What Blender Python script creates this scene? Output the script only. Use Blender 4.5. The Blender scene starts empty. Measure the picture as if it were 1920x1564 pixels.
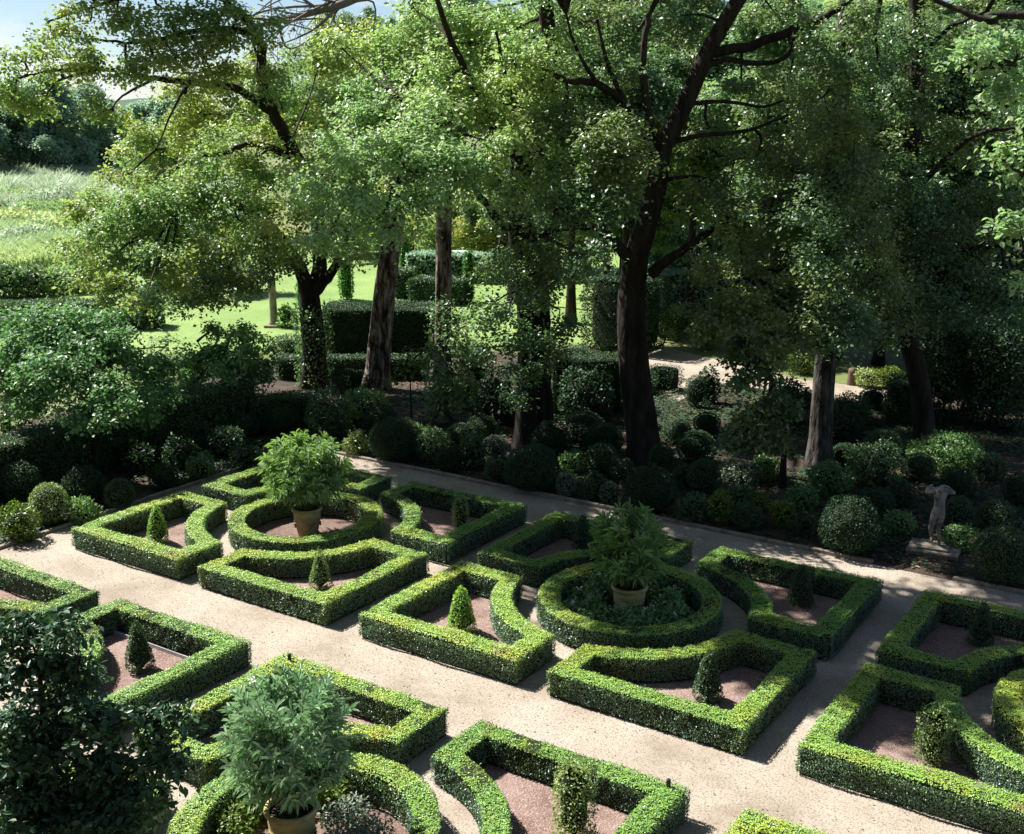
import bpy, math
import numpy as np
from mathutils import Vector
R = np.random.default_rng(7)
sc = bpy.context.scene
C = sc.collection
PI = math.pi

# ------------------------------------------------------------------ view
CAM_H, PITCH, YAW, FPX = 9.0, 0.25114, 0.58567, 2193.2      # focal length in pixels of a 1920 wide frame
cy_, sy_, cp_, sp_ = math.cos(YAW), math.sin(YAW), math.cos(PITCH), math.sin(PITCH)
def ray(px, py):
    u = (px - 960) / FPX; v = -(py - 782) / FPX
    f = cp_ + v * sp_; up = -sp_ + v * cp_
    return np.array([cy_ * u - sy_ * f, sy_ * u + cy_ * f, up]), f
def at(px, py, depth):                # the point at that horizontal distance ahead
    d, f = ray(px, py)
    return np.array([0, 0, CAM_H]) + d * (depth / f)
def gnd(px, py, z=0.0):               # the point on a level plane
    d, f = ray(px, py)
    return np.array([0, 0, CAM_H]) + d * ((z - CAM_H) / d[2])
def fwd(p): return -sy_ * p[0] + cy_ * p[1]
def mpp(depth): return depth / FPX / 1.0
FW = np.array([-sy_, cy_, 0.]); RT = np.array([cy_, sy_, 0.])

# ------------------------------------------------------------------ object helpers
def tag(o, label=None, cat=None, group=None, kind=None):
    if label: o['label'] = label
    if cat: o['category'] = cat
    if group: o['group'] = group
    if kind: o['kind'] = kind
    return o
def link(o, parent=None):
    C.objects.link(o)
    if parent is not None: o.parent = parent
    return o
def thing(name, loc, label, cat, group=None):
    o = bpy.data.objects.new(name, None); o.location = Vector([float(a) for a in loc]); o.empty_display_size = .2
    return tag(link(o), label, cat, group)
class MB:                              # collects quads / tris, ends as ONE mesh
    def __init__(s): s.V = []; s.F = []; s.M = []; s.n = 0; s.S = []
    def add(s, V, F, m=0, smooth=False):
        V = np.asarray(V, float).reshape(-1, 3); F = np.asarray(F, int)
        if F.size == 0: return
        if F.shape[1] == 3: F = np.c_[F, -np.ones(len(F), int)]; F = np.where(F >= 0, F + s.n, -1)
        else: F = F + s.n
        s.V.append(V); s.F.append(F); s.M.append(np.full(len(F), m, int)); s.S.append(np.full(len(F), smooth)); s.n += len(V)
    def mesh(s, name, mats, origin=(0, 0, 0)):
        V = np.concatenate(s.V) - np.asarray(origin, float); F = np.concatenate(s.F)
        me = bpy.data.meshes.new(name)
        tot = np.where(F[:, 3] < 0, 3, 4); st = np.concatenate([[0], np.cumsum(tot)[:-1]])
        flat = F.ravel(); flat = flat[flat >= 0]
        me.vertices.add(len(V)); me.vertices.foreach_set('co', V.astype(np.float32).ravel())
        me.loops.add(len(flat)); me.loops.foreach_set('vertex_index', flat.astype(np.int32))
        me.polygons.add(len(F)); me.polygons.foreach_set('loop_start', st.astype(np.int32))
        for m in (mats if isinstance(mats, (list, tuple)) else [mats]): me.materials.append(m)
        me.polygons.foreach_set('material_index', np.concatenate(s.M).astype(np.int32))
        me.polygons.foreach_set('use_smooth', np.concatenate(s.S))
        me.update(calc_edges=True); me.validate(verbose=False)
        return me
    def build(s, name, mats, parent=None, origin=(0, 0, 0)):
        o = bpy.data.objects.new(name, s.mesh(name, mats, origin))
        if parent is None: o.location = Vector([float(a) for a in origin])
        return link(o, parent)
def unit(a): return a / np.maximum(np.linalg.norm(a, axis=-1, keepdims=True), 1e-9)
def wob(P, sc_, seed=0, n=5):           # cheap smooth noise, about -1..1
    r = np.random.default_rng(seed); o = np.zeros(len(P))
    for i in range(n):
        k = r.normal(size=3) * sc_ * (1 + .5 * i); o += np.sin(P @ k + r.uniform(0, 6.3)) / (1 + .35 * i)
    return o / 2.2

# ------------------------------------------------------------------ leaves
def leaves(mb, P, Nn, L, Wd, rng, m=0, along=.5, face=.6, up=.25, fold=.25, six=False, var=.35, rnd_=.75):
    """leaf blades at P; Nn: outward direction; 'along': how far they point outwards, 'face': how much blades face outwards/up"""
    n = len(P)
    if n == 0: return
    rnd = unit(rng.normal(size=(n, 3)))
    nor = unit(Nn * face + np.array([0, 0, up]) + rnd * rnd_)
    d = unit(rng.normal(size=(n, 3)) + Nn * along)
    d = unit(d - nor * np.sum(d * nor, 1, keepdims=True))
    w = np.cross(nor, d)
    s = (1 + rng.uniform(-var, var, size=(n, 1)))
    l = L * s; ww = Wd * s * .5
    if six:
        b = P; t = P + d * l - nor * l * .12
        a1 = P + d * l * .33; a2 = P + d * l * .68 - nor * l * .03
        V = np.stack([b, a1 + w * ww + nor * ww * fold, a2 + w * ww * .85 + nor * ww * fold, t, a2 - w * ww * .85 + nor * ww * fold, a1 - w * ww + nor * ww * fold], 1).reshape(-1, 3)
        i = np.arange(n)[:, None] * 6
        mb.add(V, np.concatenate([i + [0, 1, 2, 3], i + [0, 3, 4, 5]]), m)
    else:
        c = P + d * l * .45
        V = np.stack([P, c + w * ww + nor * ww * fold, P + d * l, c - w * ww + nor * ww * fold], 1).reshape(-1, 3)
        mb.add(V, np.arange(n)[:, None] * 4 + np.array([[0, 1, 2, 3]]), m)
def ball_pts(n, rng):
    return unit(rng.normal(size=(n, 3)))
def tube(mb, pts, rad, sides=8, m=0, ridge=0., seed=0, cap=False):
    pts = np.asarray(pts, float); rad = np.asarray(rad, float); k = len(pts)
    T = np.gradient(pts, axis=0); T = unit(T)
    ref = np.array([0.31, .95, 0.05]) if abs(T[0, 2]) > .5 else np.array([0, 0, 1.])
    X = unit(np.cross(T, ref)); Y = np.cross(T, X)
    a = np.linspace(0, 2 * PI, sides, endpoint=False)
    rr = np.ones((k, sides))
    if ridge:
        h = np.arange(k)[:, None] * .35
        rr = 1 + ridge * (np.sin(a * 5 + seed + .6 * np.sin(h)) * .5 + np.sin(a * 9 + 2 * seed + h) * .35 + .5 * np.sin(a * 2 + h * .7 + seed))
    V = pts[:, None] + (X[:, None] * np.cos(a)[None, :, None] + Y[:, None] * np.sin(a)[None, :, None]) * (rad[:, None] * rr)[..., None]
    i = np.arange(k - 1)[:, None] * sides; j = np.arange(sides)[None]
    j2 = (j + 1) % sides
    F = np.stack([i + j, i + j2, i + sides + j2, i + sides + j], -1).reshape(-1, 4)
    mb.add(V.reshape(-1, 3), F, m, True)
def smooth_path(pts, per=5):
    p = np.asarray(pts, float); out = []
    q = np.vstack([2 * p[0] - p[1], p, 2 * p[-1] - p[-2]])
    for i in range(1, len(q) - 2):
        for t in np.linspace(0, 1, per, endpoint=False):
            a, b, c, d = q[i - 1], q[i], q[i + 1], q[i + 2]
            out.append(.5 * ((2 * b) + (c - a) * t + (2 * a - 5 * b + 4 * c - d) * t * t + (3 * b - a - 3 * c + d) * t ** 3))
    out.append(p[-1]); return np.array(out)

# ------------------------------------------------------------------ materials
def newmat(name):
    m = bpy.data.materials.new(name); m.use_nodes = True
    nt = m.node_tree; nt.nodes.clear()
    return m, nt, (lambda t, **k: mk(nt, t, **k))
def mk(nt, t, **k):
    n = nt.nodes.new(t)
    for a, b in k.items():
        if a.startswith('i_'):
            key = a[2:]
            n.inputs[int(key) if key.isdigit() else key.replace('_', ' ')].default_value = b
        else: setattr(n, a, b)
    return n
def ramp(nt, stops, fac):
    r = nt.nodes.new('ShaderNodeValToRGB'); e = r.color_ramp.elements
    while len(e) < len(stops): e.new(.5)
    for x, (p, c) in zip(e, stops): x.position = p; x.color = (*c, 1)
    nt.links.new(fac, r.inputs[0]); return r.outputs[0]
def leafmat(name, cols, patch=None, patch_scale=.5, rough=.42, trans=.32, spec=.45, tcol=(1.35, 1.5, .6), pa=.45, pb=.62, dead=None):
    m, nt, N = newmat(name); L = nt.links.new
    g = N('ShaderNodeNewGeometry')
    n = len(cols); base = ramp(nt, [(i / (n - 1), c) for i, c in enumerate(cols)], g.outputs['Random Per Island'])
    if patch:
        tc = N('ShaderNodeTexCoord'); nz = N('ShaderNodeTexNoise', i_Scale=patch_scale, i_Detail=3.)
        L(tc.outputs['Object'], nz.inputs['Vector'])
        mr = N('ShaderNodeMapRange'); mr.inputs[1].default_value = pa; mr.inputs[2].default_value = pb
        L(nz.outputs[0], mr.inputs[0])
        mx = N('ShaderNodeMixRGB'); L(mr.outputs[0], mx.inputs[0]); L(base, mx.inputs[1]); mx.inputs[2].default_value = (*patch, 1)
        base = mx.outputs[0]
    if dead:
        n3 = N('ShaderNodeTexNoise', i_Scale=2.6, i_Detail=4.); L(tc.outputs['Object'], n3.inputs['Vector']); r3 = N('ShaderNodeMapRange'); r3.inputs[1].default_value = .64; r3.inputs[2].default_value = .74; r3.inputs[4].default_value = .75
        L(n3.outputs[0], r3.inputs[0]); x3 = N('ShaderNodeMixRGB'); L(r3.outputs[0], x3.inputs[0]); L(base, x3.inputs[1]); x3.inputs[2].default_value = (*dead, 1); base = x3.outputs[0]
    oi = N('ShaderNodeObjectInfo'); hs = N('ShaderNodeHueSaturation'); m1 = N('ShaderNodeMapRange'); m1.inputs[3].default_value = .485; m1.inputs[4].default_value = .515
    m2 = N('ShaderNodeMapRange'); m2.inputs[3].default_value = 1.15; m2.inputs[4].default_value = .85
    L(oi.outputs['Random'], m1.inputs[0]); L(oi.outputs['Random'], m2.inputs[0]); L(m1.outputs[0], hs.inputs['Hue']); L(m2.outputs[0], hs.inputs['Value']); L(base, hs.inputs['Color']); base = hs.outputs[0]
    p = N('ShaderNodeBsdfPrincipled', i_Roughness=rough); p.inputs['Specular IOR Level'].default_value = spec
    L(base, p.inputs['Base Color'])
    t = N('ShaderNodeBsdfTranslucent'); mu = N('ShaderNodeMixRGB', blend_type='MULTIPLY'); mu.inputs[0].default_value = 1
    L(base, mu.inputs[1]); mu.inputs[2].default_value = (*tcol, 1); L(mu.outputs[0], t.inputs[0])
    ms = N('ShaderNodeMixShader'); ms.inputs[0].default_value = trans
    L(p.outputs[0], ms.inputs[1]); L(t.outputs[0], ms.inputs[2])
    o = N('ShaderNodeOutputMaterial'); L(ms.outputs[0], o.inputs[0]); return m
def solid(name, cols, scale=4., detail=6., rough=.85, bump=.3, bscale=30., stretch=(1, 1, 1), spec=.2, lo=.35, hi=.65, second=None, bdist=.02):
    m, nt, N = newmat(name); L = nt.links.new
    tc = N('ShaderNodeTexCoord'); mp = N('ShaderNodeMapping'); mp.inputs['Scale'].default_value = stretch
    L(tc.outputs['Object'], mp.inputs[0])
    nz = N('ShaderNodeTexNoise', i_Scale=scale, i_Detail=detail, i_Roughness=.65); L(mp.outputs[0], nz.inputs['Vector'])
    n = len(cols); base = ramp(nt, [(lo + (hi - lo) * i / (n - 1), c) for i, c in enumerate(cols)], nz.outputs[0])
    if second:                          # finer speckle: (scale, colour, amount)
        n2 = N('ShaderNodeTexNoise', i_Scale=second[0], i_Detail=2.); L(mp.outputs[0], n2.inputs['Vector'])
        mr = N('ShaderNodeMapRange'); mr.inputs[1].default_value = .5; mr.inputs[2].default_value = .68; mr.inputs[4].default_value = second[2]
        L(n2.outputs[0], mr.inputs[0])
        mx = N('ShaderNodeMixRGB'); L(mr.outputs[0], mx.inputs[0]); L(base, mx.inputs[1]); mx.inputs[2].default_value = (*second[1], 1); base = mx.outputs[0]
    b = N('ShaderNodeTexNoise', i_Scale=bscale, i_Detail=4.); L(mp.outputs[0], b.inputs['Vector'])
    bp = N('ShaderNodeBump', i_Strength=bump, i_Distance=bdist); L(b.outputs[0], bp.inputs['Height'])
    p = N('ShaderNodeBsdfPrincipled', i_Roughness=rough); p.inputs['Specular IOR Level'].default_value = spec
    L(base, p.inputs['Base Color']); L(bp.outputs[0], p.inputs['Normal'])
    o = N('ShaderNodeOutputMaterial'); L(p.outputs[0], o.inputs[0]); return m

M = {}
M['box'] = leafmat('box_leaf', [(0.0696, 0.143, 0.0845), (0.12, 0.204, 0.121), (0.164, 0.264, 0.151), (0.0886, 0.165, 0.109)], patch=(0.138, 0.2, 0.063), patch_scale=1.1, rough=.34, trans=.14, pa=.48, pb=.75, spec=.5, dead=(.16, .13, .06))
M['boxnewlit'] = leafmat('box_new_growth_lit', [(0.197, 0.386, 0.0768), (0.311, 0.51, 0.0906), (0.394, 0.561, 0.0906), (0.24, 0.424, 0.111)], patch=(0.466, 0.521, 0.0546), patch_scale=1.3, rough=.4, trans=.24, pa=.46, pb=.75, dead=(.30, .25, .08))  # lime young shoots, also brightened to paint sunlight onto hedge tops
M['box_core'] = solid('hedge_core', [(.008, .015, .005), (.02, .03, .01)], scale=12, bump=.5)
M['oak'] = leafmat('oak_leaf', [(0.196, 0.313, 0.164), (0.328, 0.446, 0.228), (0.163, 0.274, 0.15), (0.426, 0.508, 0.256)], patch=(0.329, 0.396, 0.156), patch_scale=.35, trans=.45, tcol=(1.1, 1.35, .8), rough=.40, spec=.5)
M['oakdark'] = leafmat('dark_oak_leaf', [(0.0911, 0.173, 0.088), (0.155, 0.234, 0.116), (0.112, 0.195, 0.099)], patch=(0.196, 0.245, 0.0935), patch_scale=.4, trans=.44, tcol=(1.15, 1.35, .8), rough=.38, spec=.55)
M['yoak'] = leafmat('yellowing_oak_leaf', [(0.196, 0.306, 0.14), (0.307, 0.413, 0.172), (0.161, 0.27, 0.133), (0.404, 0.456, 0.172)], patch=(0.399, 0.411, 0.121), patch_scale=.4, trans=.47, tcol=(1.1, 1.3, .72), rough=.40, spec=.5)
M['near'] = leafmat('camellia_leaf', [(.025, .065, .032), (.05, .105, .05), (.03, .08, .042), (.075, .135, .06)], rough=.40, trans=.2, spec=.4)
M['ole'] = leafmat('oleander_leaf', [(0.154, 0.27, 0.11), (0.231, 0.35, 0.16), (0.132, 0.23, 0.1)], rough=.32, trans=.33, spec=.6)
M['olegrey'] = leafmat('grey_oleander_leaf', [(0.149, 0.28, 0.138), (0.414, 0.538, 0.368), (0.218, 0.37, 0.207), (0.31, 0.448, 0.276)], rough=.30, trans=.24, spec=.6, tcol=(1.1, 1.3, .85))
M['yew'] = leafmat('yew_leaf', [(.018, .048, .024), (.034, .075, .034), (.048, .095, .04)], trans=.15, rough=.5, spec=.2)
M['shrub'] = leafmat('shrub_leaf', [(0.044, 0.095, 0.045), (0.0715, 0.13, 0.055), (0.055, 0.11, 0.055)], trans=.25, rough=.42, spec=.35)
M['lime'] = leafmat('lime_leaf', [(.10, .17, .02), (.14, .20, .02), (.08, .14, .02)], trans=.3)
M['pale'] = leafmat('grey_leaf', [(.14, .19, .13), (.20, .24, .17), (.10, .15, .10)], trans=.15, rough=.5)
M['varieg'] = leafmat('variegated_leaf', [(0.125, 0.213, 0.06), (0.225, 0.312, 0.096), (0.375, 0.425, 0.18)], trans=.25)
M['cyp'] = leafmat('cypress_leaf', [(.06, .20, .035), (.10, .28, .045), (.08, .23, .04)], trans=.2)
M['midgreen'] = leafmat('hawthorn_leaf', [(.12, .235, .10), (.18, .31, .13), (.10, .205, .09), (.22, .34, .15)], trans=.42, tcol=(1.1, 1.35, .8), rough=.42, spec=.35)
M['far'] = leafmat('hazed_far_leaf', [(0.23, 0.351, 0.257), (0.311, 0.446, 0.324), (0.189, 0.311, 0.243)], patch=(0.27, 0.378, 0.284), patch_scale=.15, trans=.55, tcol=(1.1, 1.15, .9))  # distance haze is put into this bluish leaf colour, no air is modelled
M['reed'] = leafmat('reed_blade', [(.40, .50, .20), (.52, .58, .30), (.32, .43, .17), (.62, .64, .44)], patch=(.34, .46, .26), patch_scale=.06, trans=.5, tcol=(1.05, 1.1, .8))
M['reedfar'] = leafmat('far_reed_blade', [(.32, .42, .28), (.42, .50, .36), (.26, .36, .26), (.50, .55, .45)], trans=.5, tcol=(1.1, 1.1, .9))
M['rose'] = leafmat('rose_leaf', [(0.104, 0.208, 0.065), (0.169, 0.286, 0.0975), (0.117, 0.221, 0.091)], trans=.3)
M['white'] = leafmat('petal', [(.75, .72, .68), (.8, .78, .75)], trans=.2, rough=.6, tcol=(1, 1, 1))
M['litter'] = leafmat('dry_leaf', [(.16, .10, .055), (.24, .16, .09), (.10, .06, .035), (.30, .22, .13)], trans=.1, rough=.7, tcol=(1, .8, .5))
M['bark'] = solid('oak_bark', [(.010, .008, .006), (.026, .02, .015), (.045, .036, .028)], scale=5, stretch=(1, 1, .25), bump=1., bscale=9, bdist=.05)
M['pinebark'] = solid('pine_bark', [(.02, .014, .011), (.13, .098, .08), (.34, .285, .25)], scale=6, stretch=(1, 1, .28), bump=1., bscale=7, bdist=.12, lo=.40, hi=.60)
M['greybark'] = solid('grey_bark', [(.015, .012, .010), (.05, .042, .036), (.10, .086, .076)], scale=6, stretch=(1, 1, .25), bump=1., bscale=8, bdist=.09, lo=.40, hi=.60)
M['deadwood'] = solid('dead_wood', [(.16, .14, .125), (.26, .235, .21)], scale=8, bump=.3)
M['stem'] = solid('green_stem', [(.10, .10, .05), (.18, .16, .09)], scale=8, bump=.2)
M['gravel'] = solid('pale_gravel', [(0.24, 0.191, 0.143), (0.343, 0.288, 0.23), (0.409, 0.353, 0.29)], scale=.7, detail=10, bump=.7, bscale=60, second=(34., (.17, .13, .095), .85), bdist=.015, lo=.3, hi=.66)
M['redbed'] = solid('red_chippings', [(0.156, 0.092, 0.0736), (0.23, 0.147, 0.12), (0.285, 0.198, 0.17)], scale=1.2, detail=10, bump=1., bscale=45, second=(38., (.40, .31, .27), .8), bdist=.03)
M['soil'] = solid('shade_toned_soil', [(.018, .013, .010), (.04, .028, .02), (.08, .056, .04)], scale=1.4, detail=9, bump=.7, bscale=20, second=(30., (.17, .12, .08), .5), bdist=.03)  # brown soil, darkened further to stand in for deep shade under the trees
M['ringsoil'] = solid('ring_soil', [(.12, .075, .06), (.18, .12, .095)], scale=2, detail=9, bump=.7, bscale=40, second=(30., (.3, .22, .18), .5), bdist=.03)
M['lawn'] = solid('lawn_grass', [(.13, .22, .06), (.19, .28, .08), (.26, .33, .11)], scale=.22, detail=12, bump=.6, bscale=25, second=(7., (.11, .18, .05), .6), bdist=.04)
M['earth'] = solid('rough_grass', [(.08, .12, .035), (.13, .16, .05), (.18, .17, .08)], scale=.08, detail=10, bump=.5, bscale=4)
M['kerb'] = solid('kerb_stone', [(.16, .13, .10), (.30, .26, .21)], scale=5, bump=.4, bscale=25)
M['terra'] = solid('terracotta', [(.27, .21, .08), (.42, .34, .15), (.48, .40, .21)], scale=4, detail=8, bump=.35, bscale=14, second=(7., (.20, .18, .08), .6))
M['potsoil'] = solid('pot_soil', [(.02, .014, .01), (.05, .035, .025)], scale=14, bump=.8, bscale=40)
M['stone'] = solid('statue_stone', [(.11, .10, .09), (.24, .215, .195), (.34, .31, .28)], scale=7, detail=9, bump=.6, bscale=18, second=(9., (.07, .06, .055), .7))
M['stake'] = solid('black_plastic', [(.02, .02, .02), (.03, .03, .03)], rough=.5)
M['timber'] = solid('log_wood', [(.09, .06, .04), (.17, .12, .08)], scale=9, stretch=(1, 1, .3), bump=.5)
M['whitewall'] = solid('white_paint', [(.62, .63, .62), (.72, .72, .70)], scale=2)
M['rooftile'] = solid('clay_roof', [(.30, .13, .08), (.40, .19, .12)], scale=2)
M['housewall'] = solid('house_stone', [(.20, .17, .13), (.30, .26, .20)], scale=1.5, bump=.3)
M['glass'] = solid('window_glass', [(.02, .025, .03), (.03, .035, .04)], rough=.1, bump=0, spec=.5)
M['edging'] = solid('steel_edging', [(.42, .43, .45), (.5, .5, .52)], rough=.5)
M['cloth'] = M['whitewall']

# ------------------------------------------------------------------ setting
def sheet(name, poly, z, mat):
    V = [(x, y, z) for x, y in poly]
    me = bpy.data.meshes.new(name); me.from_pydata(V, [], [list(range(len(V)))]); me.materials.append(mat)
    return tag(link(bpy.data.objects.new(name, me)), kind='structure')
def rect(x0, x1, y0, y1): return [(x0, y0), (x1, y0), (x1, y1), (x0, y1)]
sheet('ground', rect(-2300, 2300, -2300, 2300), 0., M['earth'])
sheet('woodland_floor', [(-27, 3), (9, 3), (14, 34), (-9, 40), (-26, 37.5), (-33, 30), (-30, 12)], .004, M['soil'])
sheet('gravel_path', rect(-22.2, 4.5, 1, 23.1), .008, M['gravel'])
sheet('statue_path', rect(-6.2, -4.85, 23.1, 24.6), .010, M['soil'])  # dark soil colour here stands in for shade lying on the path
sheet('lawn', [(-34, 31), (-27, 38), (-22, 42.3), (-22.5, 50), (-36, 70), (-75, 68), (-62, 36), (-45, 26)], .008, M['lawn'])
sheet('garden_path', [tuple(gnd(*p)[:2]) for p in [(1130, 668), (1240, 650), (1330, 672), (1500, 712), (1650, 728), (1680, 738), (1660, 757), (1480, 736), (1320, 716), (1290, 745), (1262, 756)]], .010, M['gravel'])
def hills():
    mb = MB(); n = 60; az = np.linspace(YAW - .15, YAW + 1.0, n); ring = []
    for r, h in ((600, 0), (800, 8), (1000, 13), (1300, 20), (1900, 5)):
        hh = h * (1 + .25 * np.sin(az * 23) + .15 * np.sin(az * 51 + 1)) if h else az * 0 - .2
        ring.append(np.c_[-np.sin(az) * r, np.cos(az) * r, hh])
    V = np.concatenate(ring); F = []
    for k in range(4):
        for i in range(n - 1): F.append((k * n + i + 1, k * n + i, (k + 1) * n + i, (k + 1) * n + i + 1))
    mb.add(V, F, 0, True)
    tag(mb.build('hills', solid('hill_wood', [(.03, .06, .035), (.05, .09, .05)], scale=.03, bump=1, bscale=.15, bdist=3)), kind='structure')
hills()
def box(mb, c, s, m=0, rz=0., bev=.0):
    x, y, z = [a / 2 for a in s]; b = bev
    if b:
        prof = [(-z, 1., b), (-z + b, 1., 0), (z - b, 1., 0), (z, 1., b)]
        V = []
        for pz, _, ins in prof: V += [(-x + ins, -y + ins, pz), (x - ins, -y + ins, pz), (x - ins, y - ins, pz), (-x + ins, y - ins, pz)]
        F = [(3, 2, 1, 0), (12, 13, 14, 15)] + [(4 * k + i, 4 * k + (i + 1) % 4, 4 * k + 4 + (i + 1) % 4, 4 * k + 4 + i) for k in range(3) for i in range(4)]
    else:
        V = [(i * x, j * y, k * z) for k in (-1, 1) for i, j in ((-1, -1), (1, -1), (1, 1), (-1, 1))]
        F = [(3, 2, 1, 0), (4, 5, 6, 7)] + [(i, (i + 1) % 4, 4 + (i + 1) % 4, 4 + i) for i in range(4)]
    V = np.array(V, float); c_, s_ = math.cos(rz), math.sin(rz)
    V = np.c_[V[:, 0] * c_ - V[:, 1] * s_, V[:, 0] * s_ + V[:, 1] * c_, V[:, 2]] + np.array(c)
    mb.add(V, F, m)
def kerb(label, x0, x1, y, along='x'):
    mb = MB(); r = np.random.default_rng(3); a = x0
    while a < x1 - .05:
        l = min(r.uniform(.8, 1.15), x1 - a); h = .085 + r.uniform(-.012, .012)
        c = (a + l / 2, y + r.uniform(-.01, .01), h / 2) if along == 'x' else (y + r.uniform(-.01, .01), a + l / 2, h / 2)
        s = (l - .012, .11, h) if along == 'x' else (.11, l - .012, h)
        box(mb, c, s, 0, r.uniform(-.006, .006), .012); a += l
    tag(mb.build('stone_kerb', M['kerb']), label, 'kerb')
kerb('long pale stone kerb between the back gravel path and the shrub border', -22.1, -6.35, 23.15)
kerb('short stone kerb right of the statue path', -4.75, 5, 23.15)
kerb('stone kerb along the left end of the gravel, before the round bushes', 13, 23.0, -22.25, 'y')

# ------------------------------------------------------------------ clipped hedges
def offset(P, w):
    n = len(P); A = unit(np.roll(P, -1, 0) - P); B = np.roll(A, 1, 0)
    na = np.c_[A[:, 1], -A[:, 0]]; nb = np.c_[B[:, 1], -B[:, 0]]
    m = unit(na + nb); k = 1 / np.maximum(np.sum(m * na, 1), .35)
    return P + m * (w * k)[:, None]
def densify(P, step=.25):
    out = []
    for a, b in zip(P, np.roll(P, -1, 0)):
        k = max(1, int(np.linalg.norm(b - a) / step))
        for t in range(k): out.append(a + (b - a) * t / k)
    return np.array(out)
def strip_samples(A, B, dens, rng):     # quads A[i],A[i+1],B[i+1],B[i] -> random points, normals
    A2 = np.roll(A, -1, 0); B2 = np.roll(B, -1, 0)
    ar = .5 * (np.linalg.norm(np.cross(A2 - A, B - A), axis=1) + np.linalg.norm(np.cross(B2 - A2, B2 - B), axis=1))
    n = int(ar.sum() * dens); i = rng.choice(len(A), n, p=ar / ar.sum()); u = rng.random((n, 1)); v = rng.random((n, 1))
    P = (A[i] * (1 - u) + A2[i] * u) * (1 - v) + (B[i] * (1 - u) + B2[i] * u) * v
    Nn = unit(np.cross(A2 - A, B - A))[i]
    return P, Nn
def hedge_mesh(name, center, half, h, seed, dens=5000, L=.0255, W=.015, mats=None, z0=.0, bumps=.02):
    rng = np.random.default_rng(seed)
    P = densify(np.asarray(center, float)); mb = MB()
    out = offset(P, half); inn = offset(P, -half); c = .025
    def lift(Q, z): return np.c_[Q, np.full(len(Q), z)]
    # core
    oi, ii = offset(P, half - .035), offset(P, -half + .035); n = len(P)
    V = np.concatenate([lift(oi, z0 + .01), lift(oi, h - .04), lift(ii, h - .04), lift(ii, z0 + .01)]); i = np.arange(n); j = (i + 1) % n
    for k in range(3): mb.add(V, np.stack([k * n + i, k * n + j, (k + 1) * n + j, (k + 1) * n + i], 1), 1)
    S = [strip_samples(lift(out, z0 + .05), lift(out, h - c), dens, rng), strip_samples(lift(offset(P, half - c), h), lift(offset(P, -half + c), h), dens * 1.15, rng)]
    S.append(strip_samples(lift(inn, h - c), lift(inn, z0 + .05), dens, rng))
    S.append(strip_samples(lift(out, h - c), lift(offset(P, half - c), h), dens, rng))
    S.append(strip_samples(lift(offset(P, -half + c), h), lift(inn, h - c), dens, rng))
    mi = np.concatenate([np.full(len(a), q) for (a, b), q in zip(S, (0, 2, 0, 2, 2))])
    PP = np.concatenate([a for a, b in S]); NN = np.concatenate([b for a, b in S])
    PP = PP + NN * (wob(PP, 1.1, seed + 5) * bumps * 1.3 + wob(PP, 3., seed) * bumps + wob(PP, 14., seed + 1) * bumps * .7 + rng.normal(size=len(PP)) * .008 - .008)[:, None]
    w_ = mi == 0; t_ = mi == 2  # separate wall and top leaf colours: older and new growth plus painted sun contrast
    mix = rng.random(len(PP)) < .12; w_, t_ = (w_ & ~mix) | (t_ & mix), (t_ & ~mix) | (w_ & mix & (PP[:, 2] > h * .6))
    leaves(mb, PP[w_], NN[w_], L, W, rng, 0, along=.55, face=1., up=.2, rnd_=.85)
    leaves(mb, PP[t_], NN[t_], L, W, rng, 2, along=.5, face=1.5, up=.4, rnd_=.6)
    k = rng.choice(len(PP), len(PP) // 30)                      # untrimmed sprigs
    leaves(mb, PP[k] + NN[k] * .015, NN[k], L * 1.3, W * .9, rng, 0, along=2.5, face=.2, up=.1)
    return mb.mesh(name, mats or [M['box'], M['box_core'], M['boxnewlit']])
A_, B_, G_, RA, TH, HH = 3.64, 3.36, .29, 2.36, .37, .47
def block_line(sx, sy):
    e = TH / 2; g = G_ + e; q = lambda v: -math.sqrt(RA * RA - v * v)
    a0 = math.atan2(q(g), -g); a1 = math.atan2(-g, q(g))
    if a1 > a0: a1 -= 2 * PI
    arc = [(RA * math.cos(t), RA * math.sin(t)) for t in np.linspace(a0, a1, 14)]
    P = [(-A_ + e, -B_ + e), (-g, -B_ + e)] + arc + [(-A_ + e, -g)]
    P = np.array(P) * np.array([-sx, -sy])           # sx,sy = -1/+1 : the quadrant
    return P if sx * sy > 0 else P[::-1]
BL = {}
for q, (sx, sy) in enumerate(((-1, -1), (1, -1), (-1, 1), (1, 1))):
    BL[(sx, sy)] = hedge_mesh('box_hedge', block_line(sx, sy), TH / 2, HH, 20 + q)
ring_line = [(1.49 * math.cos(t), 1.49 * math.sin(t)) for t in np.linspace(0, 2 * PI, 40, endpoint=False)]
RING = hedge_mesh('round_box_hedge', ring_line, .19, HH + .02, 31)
X2, PX, YU, YL = -9.24, 8.07, 17.86, 9.30
beds = {}
for sx, sy in BL:
    P = offset(densify(block_line(sx, sy), .3), -TH / 2 + .05); me = bpy.data.meshes.new('gravel_bed')
    me.from_pydata([(x, y, .014) for x, y in P], [], [list(range(len(P)))]); me.materials.append(M['redbed']); beds[(sx, sy)] = me
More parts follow.
